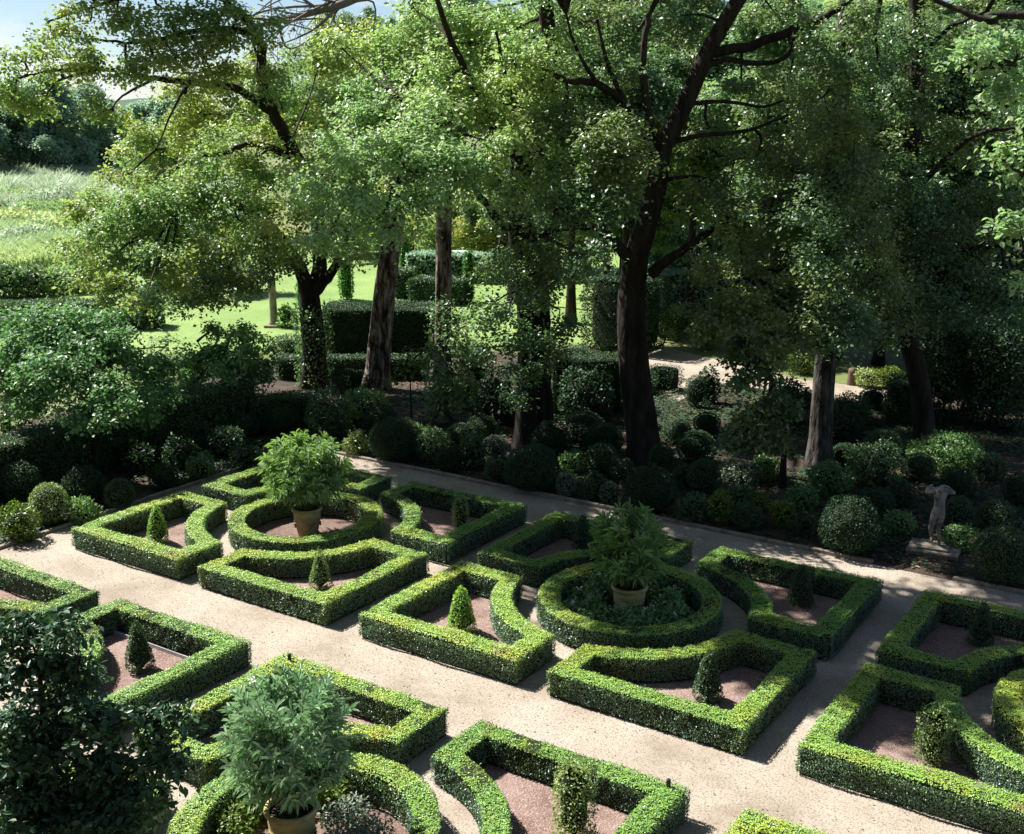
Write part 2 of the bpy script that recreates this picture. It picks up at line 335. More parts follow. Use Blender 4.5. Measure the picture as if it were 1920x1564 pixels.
blocks = [  # column, row, quadrant, label
    (1, 'u', (-1, -1), 'sunlit angular box hedge at the far left end of the main gravel path'),
    (1, 'u', (1, -1), 'sunlit box hedge directly in front of the ring with the ochre pot'),
    (1, 'u', (-1, 1), 'shaded box hedge hidden behind the leafy potted oleander at the back left'),
    (1, 'u', (1, 1), 'half shaded box hedge beside the back kerb, right of the farthest round ring hedge'),
    (2, 'u', (-1, -1), 'sunlit box hedge holding the plump green cone, left of the rose ring'),
    (2, 'u', (1, -1), 'box hedge in front of the rose ring, its front wall on the main path'),
    (2, 'u', (-1, 1), 'dark shaded box hedge behind and left of the potted plant in the rose ring'),
    (2, 'u', (1, 1), 'shaded box hedge right of the rose ring, along the shaded cross path'),
    (3, 'u', (-1, -1), 'box hedge at the right edge with a loose leafy bush in its red bed'),
    (3, 'u', (-1, 1), 'dark shaded box hedge at the right edge, near the back kerb'),
    (1, 'l', (-1, 1), 'box hedge corner at the left edge, above the dark foreground shrub'),
    (1, 'l', (1, 1), 'box hedge enclosing the dark brownish cone, above the dark foreground shrub'),
    (2, 'l', (-1, 1), 'box hedge directly behind the big foreground oleander, black stake in its corner'),
    (2, 'l', (1, 1), 'box hedge enclosing the tall loose column bush at the bottom centre'),
    (2, 'l', (-1, -1), 'curved end of a box hedge showing right of the dark foreground shrub'),
    (3, 'l', (-1, 1), 'corner of a box hedge cut by the bottom edge, on the wide gravel path')]
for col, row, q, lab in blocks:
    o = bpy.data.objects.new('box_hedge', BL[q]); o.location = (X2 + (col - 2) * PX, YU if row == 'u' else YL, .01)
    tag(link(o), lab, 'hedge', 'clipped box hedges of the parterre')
    b = bpy.data.objects.new('gravel_bed', beds[q]); b.location = (o.location.x, o.location.y, 0); tag(link(b), kind='structure')
for col, row, lab in [(1, 'u', 'round ring hedge around the yellow-ochre pot at the back left'), (2, 'u', 'round ring hedge full of roses around the shaded pot'),
                      (3, 'u', 'piece of a round ring hedge cut by the right edge'), (2, 'l', 'near ring hedge around the pot cut by the bottom edge')]:
    o = bpy.data.objects.new('round_box_hedge', RING); o.location = (X2 + (col - 2) * PX, YU if row == 'u' else YL, .01)
    o.rotation_euler.z = col * 1.3
    tag(link(o), lab, 'hedge', 'round ring hedges of the parterre')
    me = bpy.data.meshes.new('ring_bed'); me.from_pydata([(1.3 * math.cos(t), 1.3 * math.sin(t), .014) for t in np.linspace(0, 2 * PI, 32, endpoint=False)], [], [list(range(32))]); me.materials.append(M['ringsoil'])
    b = bpy.data.objects.new('flower_bed', me); b.location = (o.location.x, o.location.y, 0); tag(link(b), kind='structure')

# ------------------------------------------------------------------ shrubs, balls, cones
def plant_blob(name, base, rx, rz, label, cat, group, mat, seed, shape='ball', L=.045, W=.028, dens=900, loose=.0, ry=None, stem=0., core='box_core', power=1.0):
    """one clipped or loose bush standing at base; half width rx, height 2*rz; one mesh with leaf shell and dark twiggy inside"""
    rng = np.random.default_rng(seed); mb = MB(); ry = ry or rx; base = np.asarray(base, float)
    H = 2 * rz
    area = 4 * PI * ((rx * ry) ** .8 + 2 * (rx * rz) ** .8) ** 1.25 / 3 ** 1.25
    n = int(area * dens)
    if shape == 'cube':
        U = rng.uniform(-1, 1, size=(n, 3)); ax = rng.choice(3, n, p=[.33, .33, .34]); s = rng.choice([-1, 1], n); U[np.arange(n), ax] = s
        N0 = np.zeros((n, 3)); N0[np.arange(n), ax] = s; D = U * (1 - .06 * np.sum(U ** 8, 1, keepdims=True) / 3)
    else:
        D = ball_pts(n, rng); N0 = D.copy()
    if shape == 'cone':                 # pointed egg
        z = (D[:, 2] + 1) / 2; r = np.power(np.clip(1 - z, 0, 1), .62) * np.clip(np.power(z * 9, .5), 0, 1) * 1.12
        ph = rng.uniform(0, 2 * PI, n); z = rng.beta(1.05, 1.35, n); r = np.power(1 - z, .62) * np.clip(np.sqrt(z * 9), 0, 1) * 1.12
        D = np.c_[r * np.cos(ph), r * np.sin(ph), z * 2 - 1]; N0 = unit(np.c_[np.cos(ph), np.sin(ph), np.full(n, .35)])
    if shape == 'column':
        ph = rng.uniform(0, 2 * PI, n); z = rng.uniform(0, 1, n) ; r = np.minimum(np.minimum(1, .55 + z * 3), np.sqrt(np.clip((1 - z) * 5, 0, 1)))
        D = np.c_[r * np.cos(ph), r * np.sin(ph), z * 2 - 1]; N0 = unit(np.c_[np.cos(ph), np.sin(ph), z * .6])
    if shape == 'dome':                 # flat-footed ball
        D[:, 2] = np.where(D[:, 2] < 0, D[:, 2] * .98, D[:, 2]); k = np.abs(D[:, 2]) ; f = np.where(D[:, 2] < -.2, 1.05, 1.)
        D[:, :2] *= f[:, None]
    jit = wob(D * 1.0, 2.6, seed) * (.05 + .22 * loose) + wob(D, 7., seed + 2) * (.03 + .12 * loose) + rng.normal(size=n) * (.02 + .05 * loose) - rng.random(n) ** 2 * .30 * loose
    S = np.array([rx, ry, rz])
    P = D * S * (1 + jit)[:, None] + np.array([0, 0, rz + stem]) + base
    P[:, 2] = np.maximum(P[:, 2], .02)
    leaves(mb, P, N0, L, W, rng, 0, along=.7 + loose, face=.55, up=.3)
    # inside: a smaller dark solid
    k = 12; zz = np.linspace(-1, 1, 7); ph = np.linspace(0, 2 * PI, k, endpoint=False); cs = .86 - .30 * loose
    if shape == 'cone': rr = np.power(np.clip(1 - (zz + 1) / 2, 0, 1), .62) * np.clip(np.sqrt((zz + 1) / 2 * 9), .3, 1) * 1.1
    elif shape in ('cube', 'column'): rr = np.where(np.abs(zz) > .99, .75, .95)
    else: rr = np.sqrt(np.clip(1 - zz ** 2, 0.0, 1))
    V = np.concatenate([np.c_[r * np.cos(ph), r * np.sin(ph), np.full(k, z)] for r, z in zip(rr, zz)])
    if shape == 'cube': V[:, :2] = np.sign(V[:, :2]) * np.minimum(np.abs(V[:, :2]) * 1.5, .96)
    V = V * S * cs + np.array([0, 0, rz + stem]) + base; V[:, 2] = np.maximum(V[:, 2], .015)
    i = np.arange(6)[:, None] * k; j = np.arange(k)[None]
    mb.add(V, np.stack([i + j, i + (j + 1) % k, i + k + (j + 1) % k, i + k + j], -1).reshape(-1, 4), 1, True)
    for _ in range(3 if not stem else 2):
        a = rng.uniform(0, 6.3); q = np.array([math.cos(a), math.sin(a), 0]) * rx * .15
        tube(mb, [base + q * .5 + [0, 0, 0.0], base + q + [0, 0, rz + stem]], [.02 + .02 * rx, .012], 5, 2)
    o = mb.build(name, [M[mat], M[core], M['bark']], None, base)
    return tag(o, label, cat, group)
# cones of the parterre beds
cones = [
    (-19.70, 15.75, .23, .42, 'cone', 'boxnewlit', 'small neat green cone in the far left red bed'),
    (-14.95, 15.75, .21, .40, 'cone', 'varieg', 'yellowish speckled cone in the sunlit bed in front of the ochre pot'),
    (-11.50, 15.70, .25, .45, 'cone', 'boxnewlit', 'plump bright green cone on red chippings left of the rose ring'),
    (-14.60, 19.95, .18, .42, 'column', 'varieg', 'thin shaded cone in the half shaded bed by the back kerb'),
    (-11.75, 20.45, .20, .40, 'cone', 'shrub', 'dark cone in deep shade left of the rose ring pot'),
    (-6.85, 20.25, .23, .42, 'cone', 'shrub', 'dark cone in the bed beside the shaded cross path'),
    (-6.75, 15.80, .22, .44, 'cone', 'shrub', 'green cone in the bed in front of the rose ring'),
    (-3.30, 15.85, .23, .43, 'column', 'varieg', 'loose bright bush with bare foot in the right edge bed'),
    (-15.10, 11.50, .22, .46, 'cone', 'shrub', 'dark brownish green cone in the bed above the foreground shrub'),
    (-6.65, 11.45, .255, .55, 'column', 'varieg', 'tall loose column bush in the bed at the bottom centre'),
    (-3.6, 20.3, .20, .40, 'cone', 'shrub', 'dark cone in the shaded bed at the right edge')]
for i, (x, y, r, hz, shp, mt, lab) in enumerate(cones):
    plant_blob('cone_bush', (x, y, .014), r, hz, lab, 'topiary', 'small cones in the red beds', mt, 300 + i, shp, L=.036, W=.022, dens=2200 if shp == 'cone' else 1700, loose=(.3 if mt == 'varieg' else .06) if shp == 'cone' else .5)
# balls and shrubs of the border: centre px, foot px, width px, height px, kind, material, label
D_, B0, L_, Q_ = 'dome', 'ball', 'loose', 'cube'
balls = [
    (30, 948, 74, 76, D_, 'shrub', 'dark ball bush at the left edge, upper of the left corner group'),
    (86, 990, 72, 80, D_, 'varieg', 'speckled olive ball bush left of the small gravel corner'),
    (28, 1022, 70, 68, L_, 'lime', 'bright yellow-green bush at the left edge beside the stone kerb'),
    (150, 950, 82, 68, D_, 'yew', 'smooth dark ball with a thin lit rim behind the speckled bush'),
    (150, 985, 62, 44, L_, 'rose', 'low ragged bush between the speckled ball and the kerb'),
    (220, 958, 54, 56, D_, 'shrub', 'small mid-green ball behind the far left box hedge'),
    (302, 920, 54, 46, D_, 'yew', 'dark low dome under the left hedge wall'),
    (375, 902, 50, 44, L_, 'rose', 'loose pale-leaved plant at the end of the left hedge wall'),
    (522, 820, 78, 54, D_, 'yew', 'dark dome with a lit crest behind the ochre-pot oleander'),
    (450, 826, 66, 46, D_, 'yew', 'dull dark dome left of the lit-crest dome'),
    (612, 830, 76, 88, L_, 'shrub', 'tall glossy speckled shrub right of the ochre-pot oleander'),
    (690, 800, 76, 66, L_, 'rose', 'glossy bush at the foot of the scaly pine'),
    (712, 822, 62, 58, D_, 'yew', 'dark ball in front of the glossy pine-foot bush'),
    (667, 856, 42, 42, L_, 'varieg', 'small pale bush at the start of the long kerb'),
    (738, 872, 100, 82, D_, 'yew', 'very large dark ball by the kerb below the pines'),
    (805, 872, 62, 62, L_, 'shrub', 'ragged dark shrub right of the very large dark ball'),
    (845, 888, 60, 50, D_, 'yew', 'dark bluish ball by the kerb with leaves drooping on it'),
    (888, 884, 52, 70, L_, 'shrub', 'ragged upright shrub behind the kerb, left of the pale twin balls'),
    (903, 838, 64, 54, D_, 'yew', 'dark dome at the foot of the ivy-clad pine'),
    (927, 866, 46, 46, D_, 'pale', 'grey-green pale ball left of the dark twin trunk'),
    (932, 910, 46, 46, D_, 'shrub', 'small bluish ball beside the kerb under the grey-green ball'),
    (998, 930, 108, 86, D_, 'yew', 'huge dark ball with one sunlit patch on top'),
    (1034, 872, 76, 76, D_, 'yew', 'big round dark ball right of the dark twin trunk'),
    (1100, 836, 78, 58, D_, 'yew', 'upper dark dome left of the leaning oak'),
    (1132, 860, 76, 60, D_, 'yew', 'middle dark dome left of the leaning oak'),
    (1130, 892, 66, 54, D_, 'shrub', 'lower dark dome left of the leaning oak'),
    (1062, 934, 38, 46, D_, 'pale', 'small silvery ball standing alone by the kerb'),
    (1114, 942, 44, 54, D_, 'shrub', 'blue-green ball left of the second silvery ball'),
    (1143, 948, 38, 42, D_, 'pale', 'silvery ball pressed between two dark balls'),
    (1168, 905, 48, 40, D_, 'shrub', 'low dark dome at the left foot of the leaning oak'),
    (1242, 895, 52, 60, D_, 'shrub', 'dark ball at the right foot of the leaning oak'),
    (1222, 970, 98, 90, D_, 'yew', 'huge dark ball in front of the leaning oak'),
    (1308, 874, 74, 60, D_, 'shrub', 'glossy dome left of the hanging leafy tree'),
    (1322, 930, 64, 62, D_, 'shrub', 'blue-green ball below the hanging leafy tree'),
    (1327, 816, 50, 38, D_, 'yew', 'dark cushion on the bare sunlit soil slope'),
    (1300, 984, 62, 50, L_, 'shrub', 'low ragged shrub right of the huge oak-foot ball'),
    (1352, 986, 44, 64, L_, 'lime', 'taller lime-green bush by the kerb'),
    (1404, 998, 58, 50, D_, 'shrub', 'blue-grey ball between the two lime bushes'),
    (1424, 962, 42, 30, L_, 'lime', 'small lime tuft peeping over the blue-grey ball'),
    (1470, 992, 44, 52, L_, 'lime', 'rounder lime-green bush right of the blue-grey ball'),
    (1510, 1006, 52, 42, L_, 'shrub', 'dark loose bush right of the rounder lime bush'),
    (1508, 956, 58, 38, L_, 'rose', 'leafy green bush behind the rounder lime bush'),
    (1560, 930, 80, 54, L_, 'rose', 'feathery green shrub below the straight grey trunk'),
    (1598, 1050, 116, 112, D_, 'yew', 'largest black-green ball by the kerb at the right'),
    (1648, 985, 70, 64, D_, 'yew', 'dark ball left of the statue, behind the largest ball'),
    (1690, 955, 54, 52, D_, 'yew', 'round ball just left behind the statue'),
    (1690, 1010, 56, 44, L_, 'rose', 'low flowering plant at the left foot of the statue'),
    (1800, 992, 52, 58, D_, 'shrub', 'ball bush immediately right of the statue'),
    (1874, 1002, 70, 60, D_, 'shrub', 'ball bush above the sunlit ball at the right edge'),
    (1802, 938, 64, 54, D_, 'yew', 'dark dome right behind the statue shoulder'),
    (1914, 950, 54, 58, D_, 'yew', 'dark ball at the right edge, upper row'),
    (1895, 1106, 118, 108, D_, 'shrub', 'large sunlit ball bush at the right edge by the kerb'),
    (1805, 1034, 66, 42, L_, 'rose', 'bright low plant at the right foot of the statue'),
    (1650, 915, 100, 76, L_, 'shrub', 'broad leafy shrub behind the largest ball'),
    (1790, 890, 130, 62, L_, 'rose', 'broad leafy shrub at the foot of the curved right trunk'),
    (1388, 908, 74, 36, L_, 'pale', 'grey grassy tuft below the hanging leafy tree'),
    (1246, 735, 58, 42, Q_, 'yew', 'clipped dark cube beside the pale garden path'),
    (1305, 768, 40, 60, D_, 'yew', 'dark egg-shaped bush by the pale garden path'),
    (1512, 768, 48, 34, D_, 'yew', 'dark low dome left of the straight grey trunk'),
    (1640, 770, 50, 38, D_, 'yew', 'dark round bush by the path behind the straight grey trunk'),
    (1597, 800, 90, 52, L_, 'shrub', 'dark spreading shrub right of the straight grey trunk'),
    (1700, 800, 70, 78, Q_, 'yew', 'black-green clipped block left of the curved right trunk'),
    (868, 768, 62, 64, L_, 'varieg', 'pale speckled dome between the two trunks'),
    (890, 745, 66, 90, L_, 'yew', 'black leafy bush behind the pale speckled dome'),
    (648, 742, 58, 40, Q_, 'yew', 'small clipped cube with a lit top left of the scaly pine'),
    (960, 800, 60, 46, D_, 'yew', 'dark dome with a lit top left of the dark twin trunk'),
    (350, 850, 70, 60, L_, 'shrub', 'dull glossy shrub in the dark corner below the left hedge'),
    (420, 860, 70, 54, L_, 'shrub', 'dark ragged shrub left of the ochre-pot oleander'),
    (1210, 742, 46, 40, L_, 'shrub', 'small leafy shrub behind the leaning oak'),
    (660, 790, 60, 46, L_, 'shrub', 'low dark shrub left of the pine-foot bush'),
    (1275, 640, 70, 60, L_, 'lime', 'bright hydrangea bush across the pale path, right of the leaning oak'),
    (1330, 660, 60, 66, L_, 'lime', 'second bright bush across the pale path behind hanging leaves'),
    (1505, 705, 46, 40, L_, 'lime', 'sunny low bush beyond the path, left of the straight grey trunk'),
    (1630, 730, 44, 36, L_, 'varieg', 'round sunny bush beside the wooden log'),
    (1672, 732, 50, 40, L_, 'lime', 'bright green bush right of the wooden log'),
    (1385, 960, 60, 44, L_, 'shrub', 'leafy plant behind the blue-grey ball, under the hanging tree'),
    (1440, 905, 60, 46, L_, 'rose', 'green leafy plant left of the straight grey trunk foot'),
    (1270, 835, 56, 44, D_, 'shrub', 'ball bush on the slope right of the leaning oak trunk'),
    (1400, 842, 60, 44, D_, 'yew', 'dark ball under the hanging tree, farther up the slope'),
    (1660, 862, 70, 48, D_, 'shrub', 'ball bush between the grey trunk and the curved trunk'),
    (1590, 880, 56, 44, D_, 'yew', 'dark ball just right of the straight grey trunk'),
    (1860, 905, 64, 50, L_, 'shrub', 'leafy shrub behind the ball bushes near the right edge'),
    (1730, 905, 60, 50, D_, 'shrub', 'ball bush under the curved trunk, above the statue'),
    (860, 840, 50, 42, D_, 'shrub', 'green ball right of the ragged shrub, below the ivy-clad pine'),
    (770, 838, 56, 42, L_, 'rose', 'bright leafy plant behind the very large dark ball'),
    (1070, 890, 46, 38, L_, 'rose', 'small leafy plant between the big round ball and the dark domes'),
    (1285, 915, 46, 40, D_, 'shrub', 'mid-green ball right of the huge oak-foot ball'),
    (535, 665, 60, 30, L_, 'shrub', 'thin dark shrub at the edge of the lawn beside the ivy trunk')]
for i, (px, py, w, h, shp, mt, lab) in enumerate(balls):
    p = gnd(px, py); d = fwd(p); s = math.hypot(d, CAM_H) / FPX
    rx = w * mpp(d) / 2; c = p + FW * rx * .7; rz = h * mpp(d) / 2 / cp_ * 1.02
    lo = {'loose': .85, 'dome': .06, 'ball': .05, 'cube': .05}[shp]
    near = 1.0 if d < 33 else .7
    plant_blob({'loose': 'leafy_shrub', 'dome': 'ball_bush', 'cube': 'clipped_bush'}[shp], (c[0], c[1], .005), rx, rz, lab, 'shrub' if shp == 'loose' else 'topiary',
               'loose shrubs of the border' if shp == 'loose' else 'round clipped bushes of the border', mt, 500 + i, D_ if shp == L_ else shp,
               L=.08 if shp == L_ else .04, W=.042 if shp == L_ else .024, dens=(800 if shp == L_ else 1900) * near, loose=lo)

# long clipped hedges
def long_hedge(label, p0, p1, wid, h, mat='yew', seed=0, L=.06, W=.035, dens=900, name='clipped_hedge', group=None):
    p0 = np.array(p0[:2], float); p1 = np.array(p1[:2], float); d = unit(p1 - p0); n = np.array([-d[1], d[0]])
    e = wid / 2 - wid * .25
    o_ = (p0 + p1) / 2
    ctr = np.array([p0 - n * e, p1 - n * e, p1 + n * e, p0 + n * e]) - o_
    rng = np.random.default_rng(seed); mb = MB(); P = densify(np.array([p0 - n * wid / 2, p1 - n * wid / 2, p1 + n * wid / 2, p0 + n * wid / 2]) - o_, .4)
    up = lambda Q, z: np.c_[Q, np.full(len(Q), z)]
    ci = P * 1.0; ce = P.mean(0)
    core = offset(P, -.06)
    m_ = len(P); V = np.concatenate([up(core, .01), up(core, h - .06)]); i = np.arange(m_); j = (i + 1) % m_
    mb.add(V, np.stack([i, j, m_ + j, m_ + i], 1), 1)
    tp = np.array([up(core, h - .06).mean(0)]); mb.add(np.concatenate([up(core, h - .06), tp]), np.stack([i, j, np.full(m_, m_)], 1), 1)
    S1 = strip_samples(up(P, .03), up(P, h), dens, rng)
    nt = int(np.linalg.norm(p1 - p0) * wid * dens * 1.1); u = rng.random((nt, 1)); v = rng.uniform(-.5, .5, (nt, 1))
    T = up((p0 - o_) * (1 - u) + (p1 - o_) * u + n * v * wid, h)
    PP = np.concatenate([S1[0], T]); NN = np.concatenate([S1[1], np.tile([0, 0, 1.], (nt, 1))])
    PP = PP + NN * (wob(PP, 2., seed) * .03 + wob(PP, 8., seed + 1) * .03 + rng.normal(size=len(PP)) * .02)[:, None]
    leaves(mb, PP, NN, L, W, rng, 0, along=.7, face=.6, up=.3)
    o = mb.build(name, [M[mat], M['box_core']]); o.location = (o_[0], o_[1], .004)
    return tag(o, label, 'hedge', group)
gl = lambda px, py, z=0.: gnd(px, py, z)
long_hedge('long dark hedge wall with a thin sunlit top along the left border', (-25.5, 11.5), (-25.5, 24.0), 1.0, 1.38, 'shrub', 41)
long_hedge('low dark hedge with a sunlit top behind the lit-crest dome', gl(470, 745, 1.0), gl(605, 735, 1.0), .9, 1.0, 'shrub', 42)
long_hedge('low hedge below the lawn, left and right of the ivy-clad trunk', gl(522, 668, .78), gl(800, 668, .78), .8, .78, 'shrub', 43)
long_hedge('tall square dark hedge block behind the scaly pine', gl(612, 573, 1.75), gl(815, 573, 1.75), 2.2, 1.75, 'yew', 44)
long_hedge('dark clipped hedge between the twin trunk and the leaning oak', gl(1040, 668, 1.7), gl(1165, 668, 1.7), 1.2, 1.7, 'yew', 45)
long_hedge('low hedge edging the lawn right of the twin trunk', gl(1020, 652, .7), gl(1100, 652, .7), .8, .7, 'shrub', 46)
long_hedge('hedge in the far garden with a sunlit top, left of the ivy-clad pine', gl(742, 506, 1.4), gl(775, 506, 1.4), 1.5, 1.4, 'shrub', 47, L=.12, W=.08, dens=250)
long_hedge('lower far hedge running behind the ivy-clad pine', gl(778, 520, 1.2), gl(875, 525, 1.2), 1.5, 1.2, 'shrub', 48, L=.12, W=.08, dens=250)
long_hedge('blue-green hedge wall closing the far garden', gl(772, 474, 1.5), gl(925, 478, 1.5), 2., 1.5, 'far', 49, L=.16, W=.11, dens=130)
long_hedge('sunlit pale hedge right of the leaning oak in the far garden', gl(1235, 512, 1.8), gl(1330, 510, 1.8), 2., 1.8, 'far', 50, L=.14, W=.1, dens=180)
long_hedge('long hedge with a straw-yellow sunlit top at the left edge', gl(-60, 570, 1.2), gl(300, 562, 1.2), 1.4, 1.2, 'shrub', 51, L=.1, W=.06, dens=350)
p = gl(1172, 655); plant_blob('clipped_yew', (p[0], p[1], 0), 1.30, 1.40, 'large black-green clipped yew block behind the leaning oak', 'topiary', None, 'yew', 640, 'cube', L=.08, W=.05, dens=700, stem=.1)
for i, (px, py, w, h, lab) in enumerate([(650, 562, 24, 92, 'thick bright cypress column left of the scaly pine'), (759, 506, 18, 66, 'cypress column right of the scaly pine, before the hedge wall'),
                           (775, 550, 12, 46, 'smallest cypress column before the lower far hedge'), (879, 566, 18, 98, 'tall bright cypress column right of the ivy-clad pine'),
                           (570, 590, 24, 66, 'cypress column half hidden by the ivy-clad trunk')]):
    p = gnd(px, py); d = fwd(p)
    plant_blob('cypress', (p[0], p[1], 0), w * mpp(d) / 2, h * mpp(d) / 2, lab, 'cypress', 'cypress columns of the far garden', 'cyp', 660 + i, 'column', L=.14, W=.05, dens=420)

# ------------------------------------------------------------------ trees
def crown_lobe(mb, tw, c, r, rng, L, W, mat=0, dens=1., rc=.5, near=None, six=False, twig=.012, per=120, flat=.6):
    c = np.asarray(c, float); r = np.asarray(r, float)
    n = max(3, int(dens * 2.7 * (r[0] * r[1] * r[2]) ** (2 / 3) / rc ** 2))
    D = ball_pts(n, rng) * (rng.random((n, 1)) ** .42)
    K = c + D * r * (1 + .18 * rng.normal(size=(n, 1)))
    if near is not None: tube(tw, smooth_path([near, (near + c) / 2 + rng.normal(size=3) * .12 * r.mean(), c], 3), np.linspace(twig * 4, twig * 1.6, 7), 5)
    for k, q in enumerate(K):
        if k % 2 == 0 and near is not None:
            mid = (c + q) / 2 + rng.normal(size=3) * .12 * r.mean()
            tube(tw, [c, mid, q], [twig * 1.4, twig, twig * .4], 3)
    m = int(per * 1.75 * rc * rc / .25)
    sc_ = rng.uniform(.7, 1.35, n)
    O = rng.normal(size=(n, m, 3)) * (rc * .48 * sc_)[:, None, None] * np.array([1, 1, flat])
    # droop outward so each clump has a top and a ragged underside
    O[..., 2] -= .25 * (O[..., 0] ** 2 + O[..., 1] ** 2) / rc
    P = (K[:, None] + O).reshape(-1, 3)
    out = unit(O.reshape(-1, 3)) * .7 + np.repeat(unit(K - c), m, 0) * .5
    leaves(mb, P, unit(out), L * 1.0, W * 1.0, rng, mat, along=.5, face=.4, up=.75, six=six, var=.45, rnd_=.7)
def tree(name, base, label, cat, limbs, lobes, leafmats, bark='bark', seed=0, L=.11, W=.075, rc=.5, dens=1., group=None, world=(), extra=None, per=120, ridge=.05, sides=14, six=False, dscale=1., pdens=1., twig=.012, slope=None):
    """limbs: [(points[(px,py,depth)|world xyz], r0, r1)]; lobes: (px,py,rx,ry,depth[,material]) in photo pixels at that distance, world: (x,y,z,r) lobes"""
    rng = np.random.default_rng(seed); base = np.asarray(base, float)
    root = thing(name, base, label, cat, group); tk = MB(); cr = MB(); tw = MB(); nodes = []
    for li, (pts, r0, r1) in enumerate(limbs):
        r0, r1 = r0 * .84, r1 * .84
        P = [np.asarray(q, float) if isinstance(q, np.ndarray) else at(*q) for q in pts]
        S = smooth_path(P, 6); k = len(S)
        if li: S[1:-1] += rng.normal(size=(k - 2, 3)) * min(r0, .2) * .10
        rad = r0 + (r1 - r0) * np.linspace(0, 1, k) ** (.62 if k > 60 and li == 0 else .8)
        if li == 0: rad[0] *= 1.35; rad[1] *= 1.18; rad[2] *= 1.07; S[0, 2] = min(S[0, 2], .0)
        tube(tk, S, rad, sides if r0 > .12 else 7, 0, ridge if r0 > .12 else .0, seed)
        nodes.append(S[(k // 2 if k > 60 else k // 3):] if li == 0 else S)
    nodes = np.concatenate(nodes)
    for lb in lobes:
        px, py, rx, ry, d = lb[:5]
        if slope and not (len(lb) > 5 and lb[5] == 1) and not (len(lb) > 6 and lb[6] == .75): d += slope[1] * (slope[0] - py) / 100      # lower boughs spread outwards
        c = at(px, py, d)
        s = mpp(d); r3 = np.array([rx * s, rx * s * dscale, ry * s]) * (1.0 if len(lb) < 8 else lb[7])
        nn = nodes[np.argmin(np.linalg.norm(nodes - c, axis=1))]
        crown_lobe(cr, tw, c, r3, rng, L, W, lb[5] if len(lb) > 5 else 0, dens * (lb[6] if len(lb) > 6 else 1), rc, nn, six, twig=twig, per=per)
    for x, y, z, r in world:
        c = np.array([x, y, z], float); nn = nodes[np.argmin(np.linalg.norm(nodes - c, axis=1))]
        crown_lobe(cr, tw, c, np.array([r, r, r * .55]), rng, L * 1.5, W * 1.6, 0, 1.25 * pdens, .6, nn, False, twig=.018, per=110)
    if extra: extra(tk, cr, tw, rng)
    off = tk.n
    for V, F, m_, S_ in zip(tw.V, tw.F, tw.M, tw.S):
        tk.V.append(V); tk.F.append(np.where(F >= 0, F + off, -1)); tk.M.append(np.full(len(F), 1)); tk.S.append(S_)
    tk.build('trunk', [M[bark], M['bark']], root, base)
    if cr.n: cr.build('crown', [M[m] for m in leafmats], root, base)
    return root
def ivy(pts, r, n, L=.09, mat=1):
    def f(tk, cr, tw, rng):
        S = smooth_path([at(*q) for q in pts], 8); i = rng.integers(0, len(S), n)
        a = unit(np.c_[rng.normal(size=(n, 2)), np.zeros(n)]); P = S[i] + a * (r * (1 + rng.random((n, 1)) * .5)) + np.c_[np.zeros((n, 2)), rng.normal(size=n) * .15]
        leaves(cr, P, a, L, L * .8, rng, mat, along=.3, face=.9, up=.1)
    return f
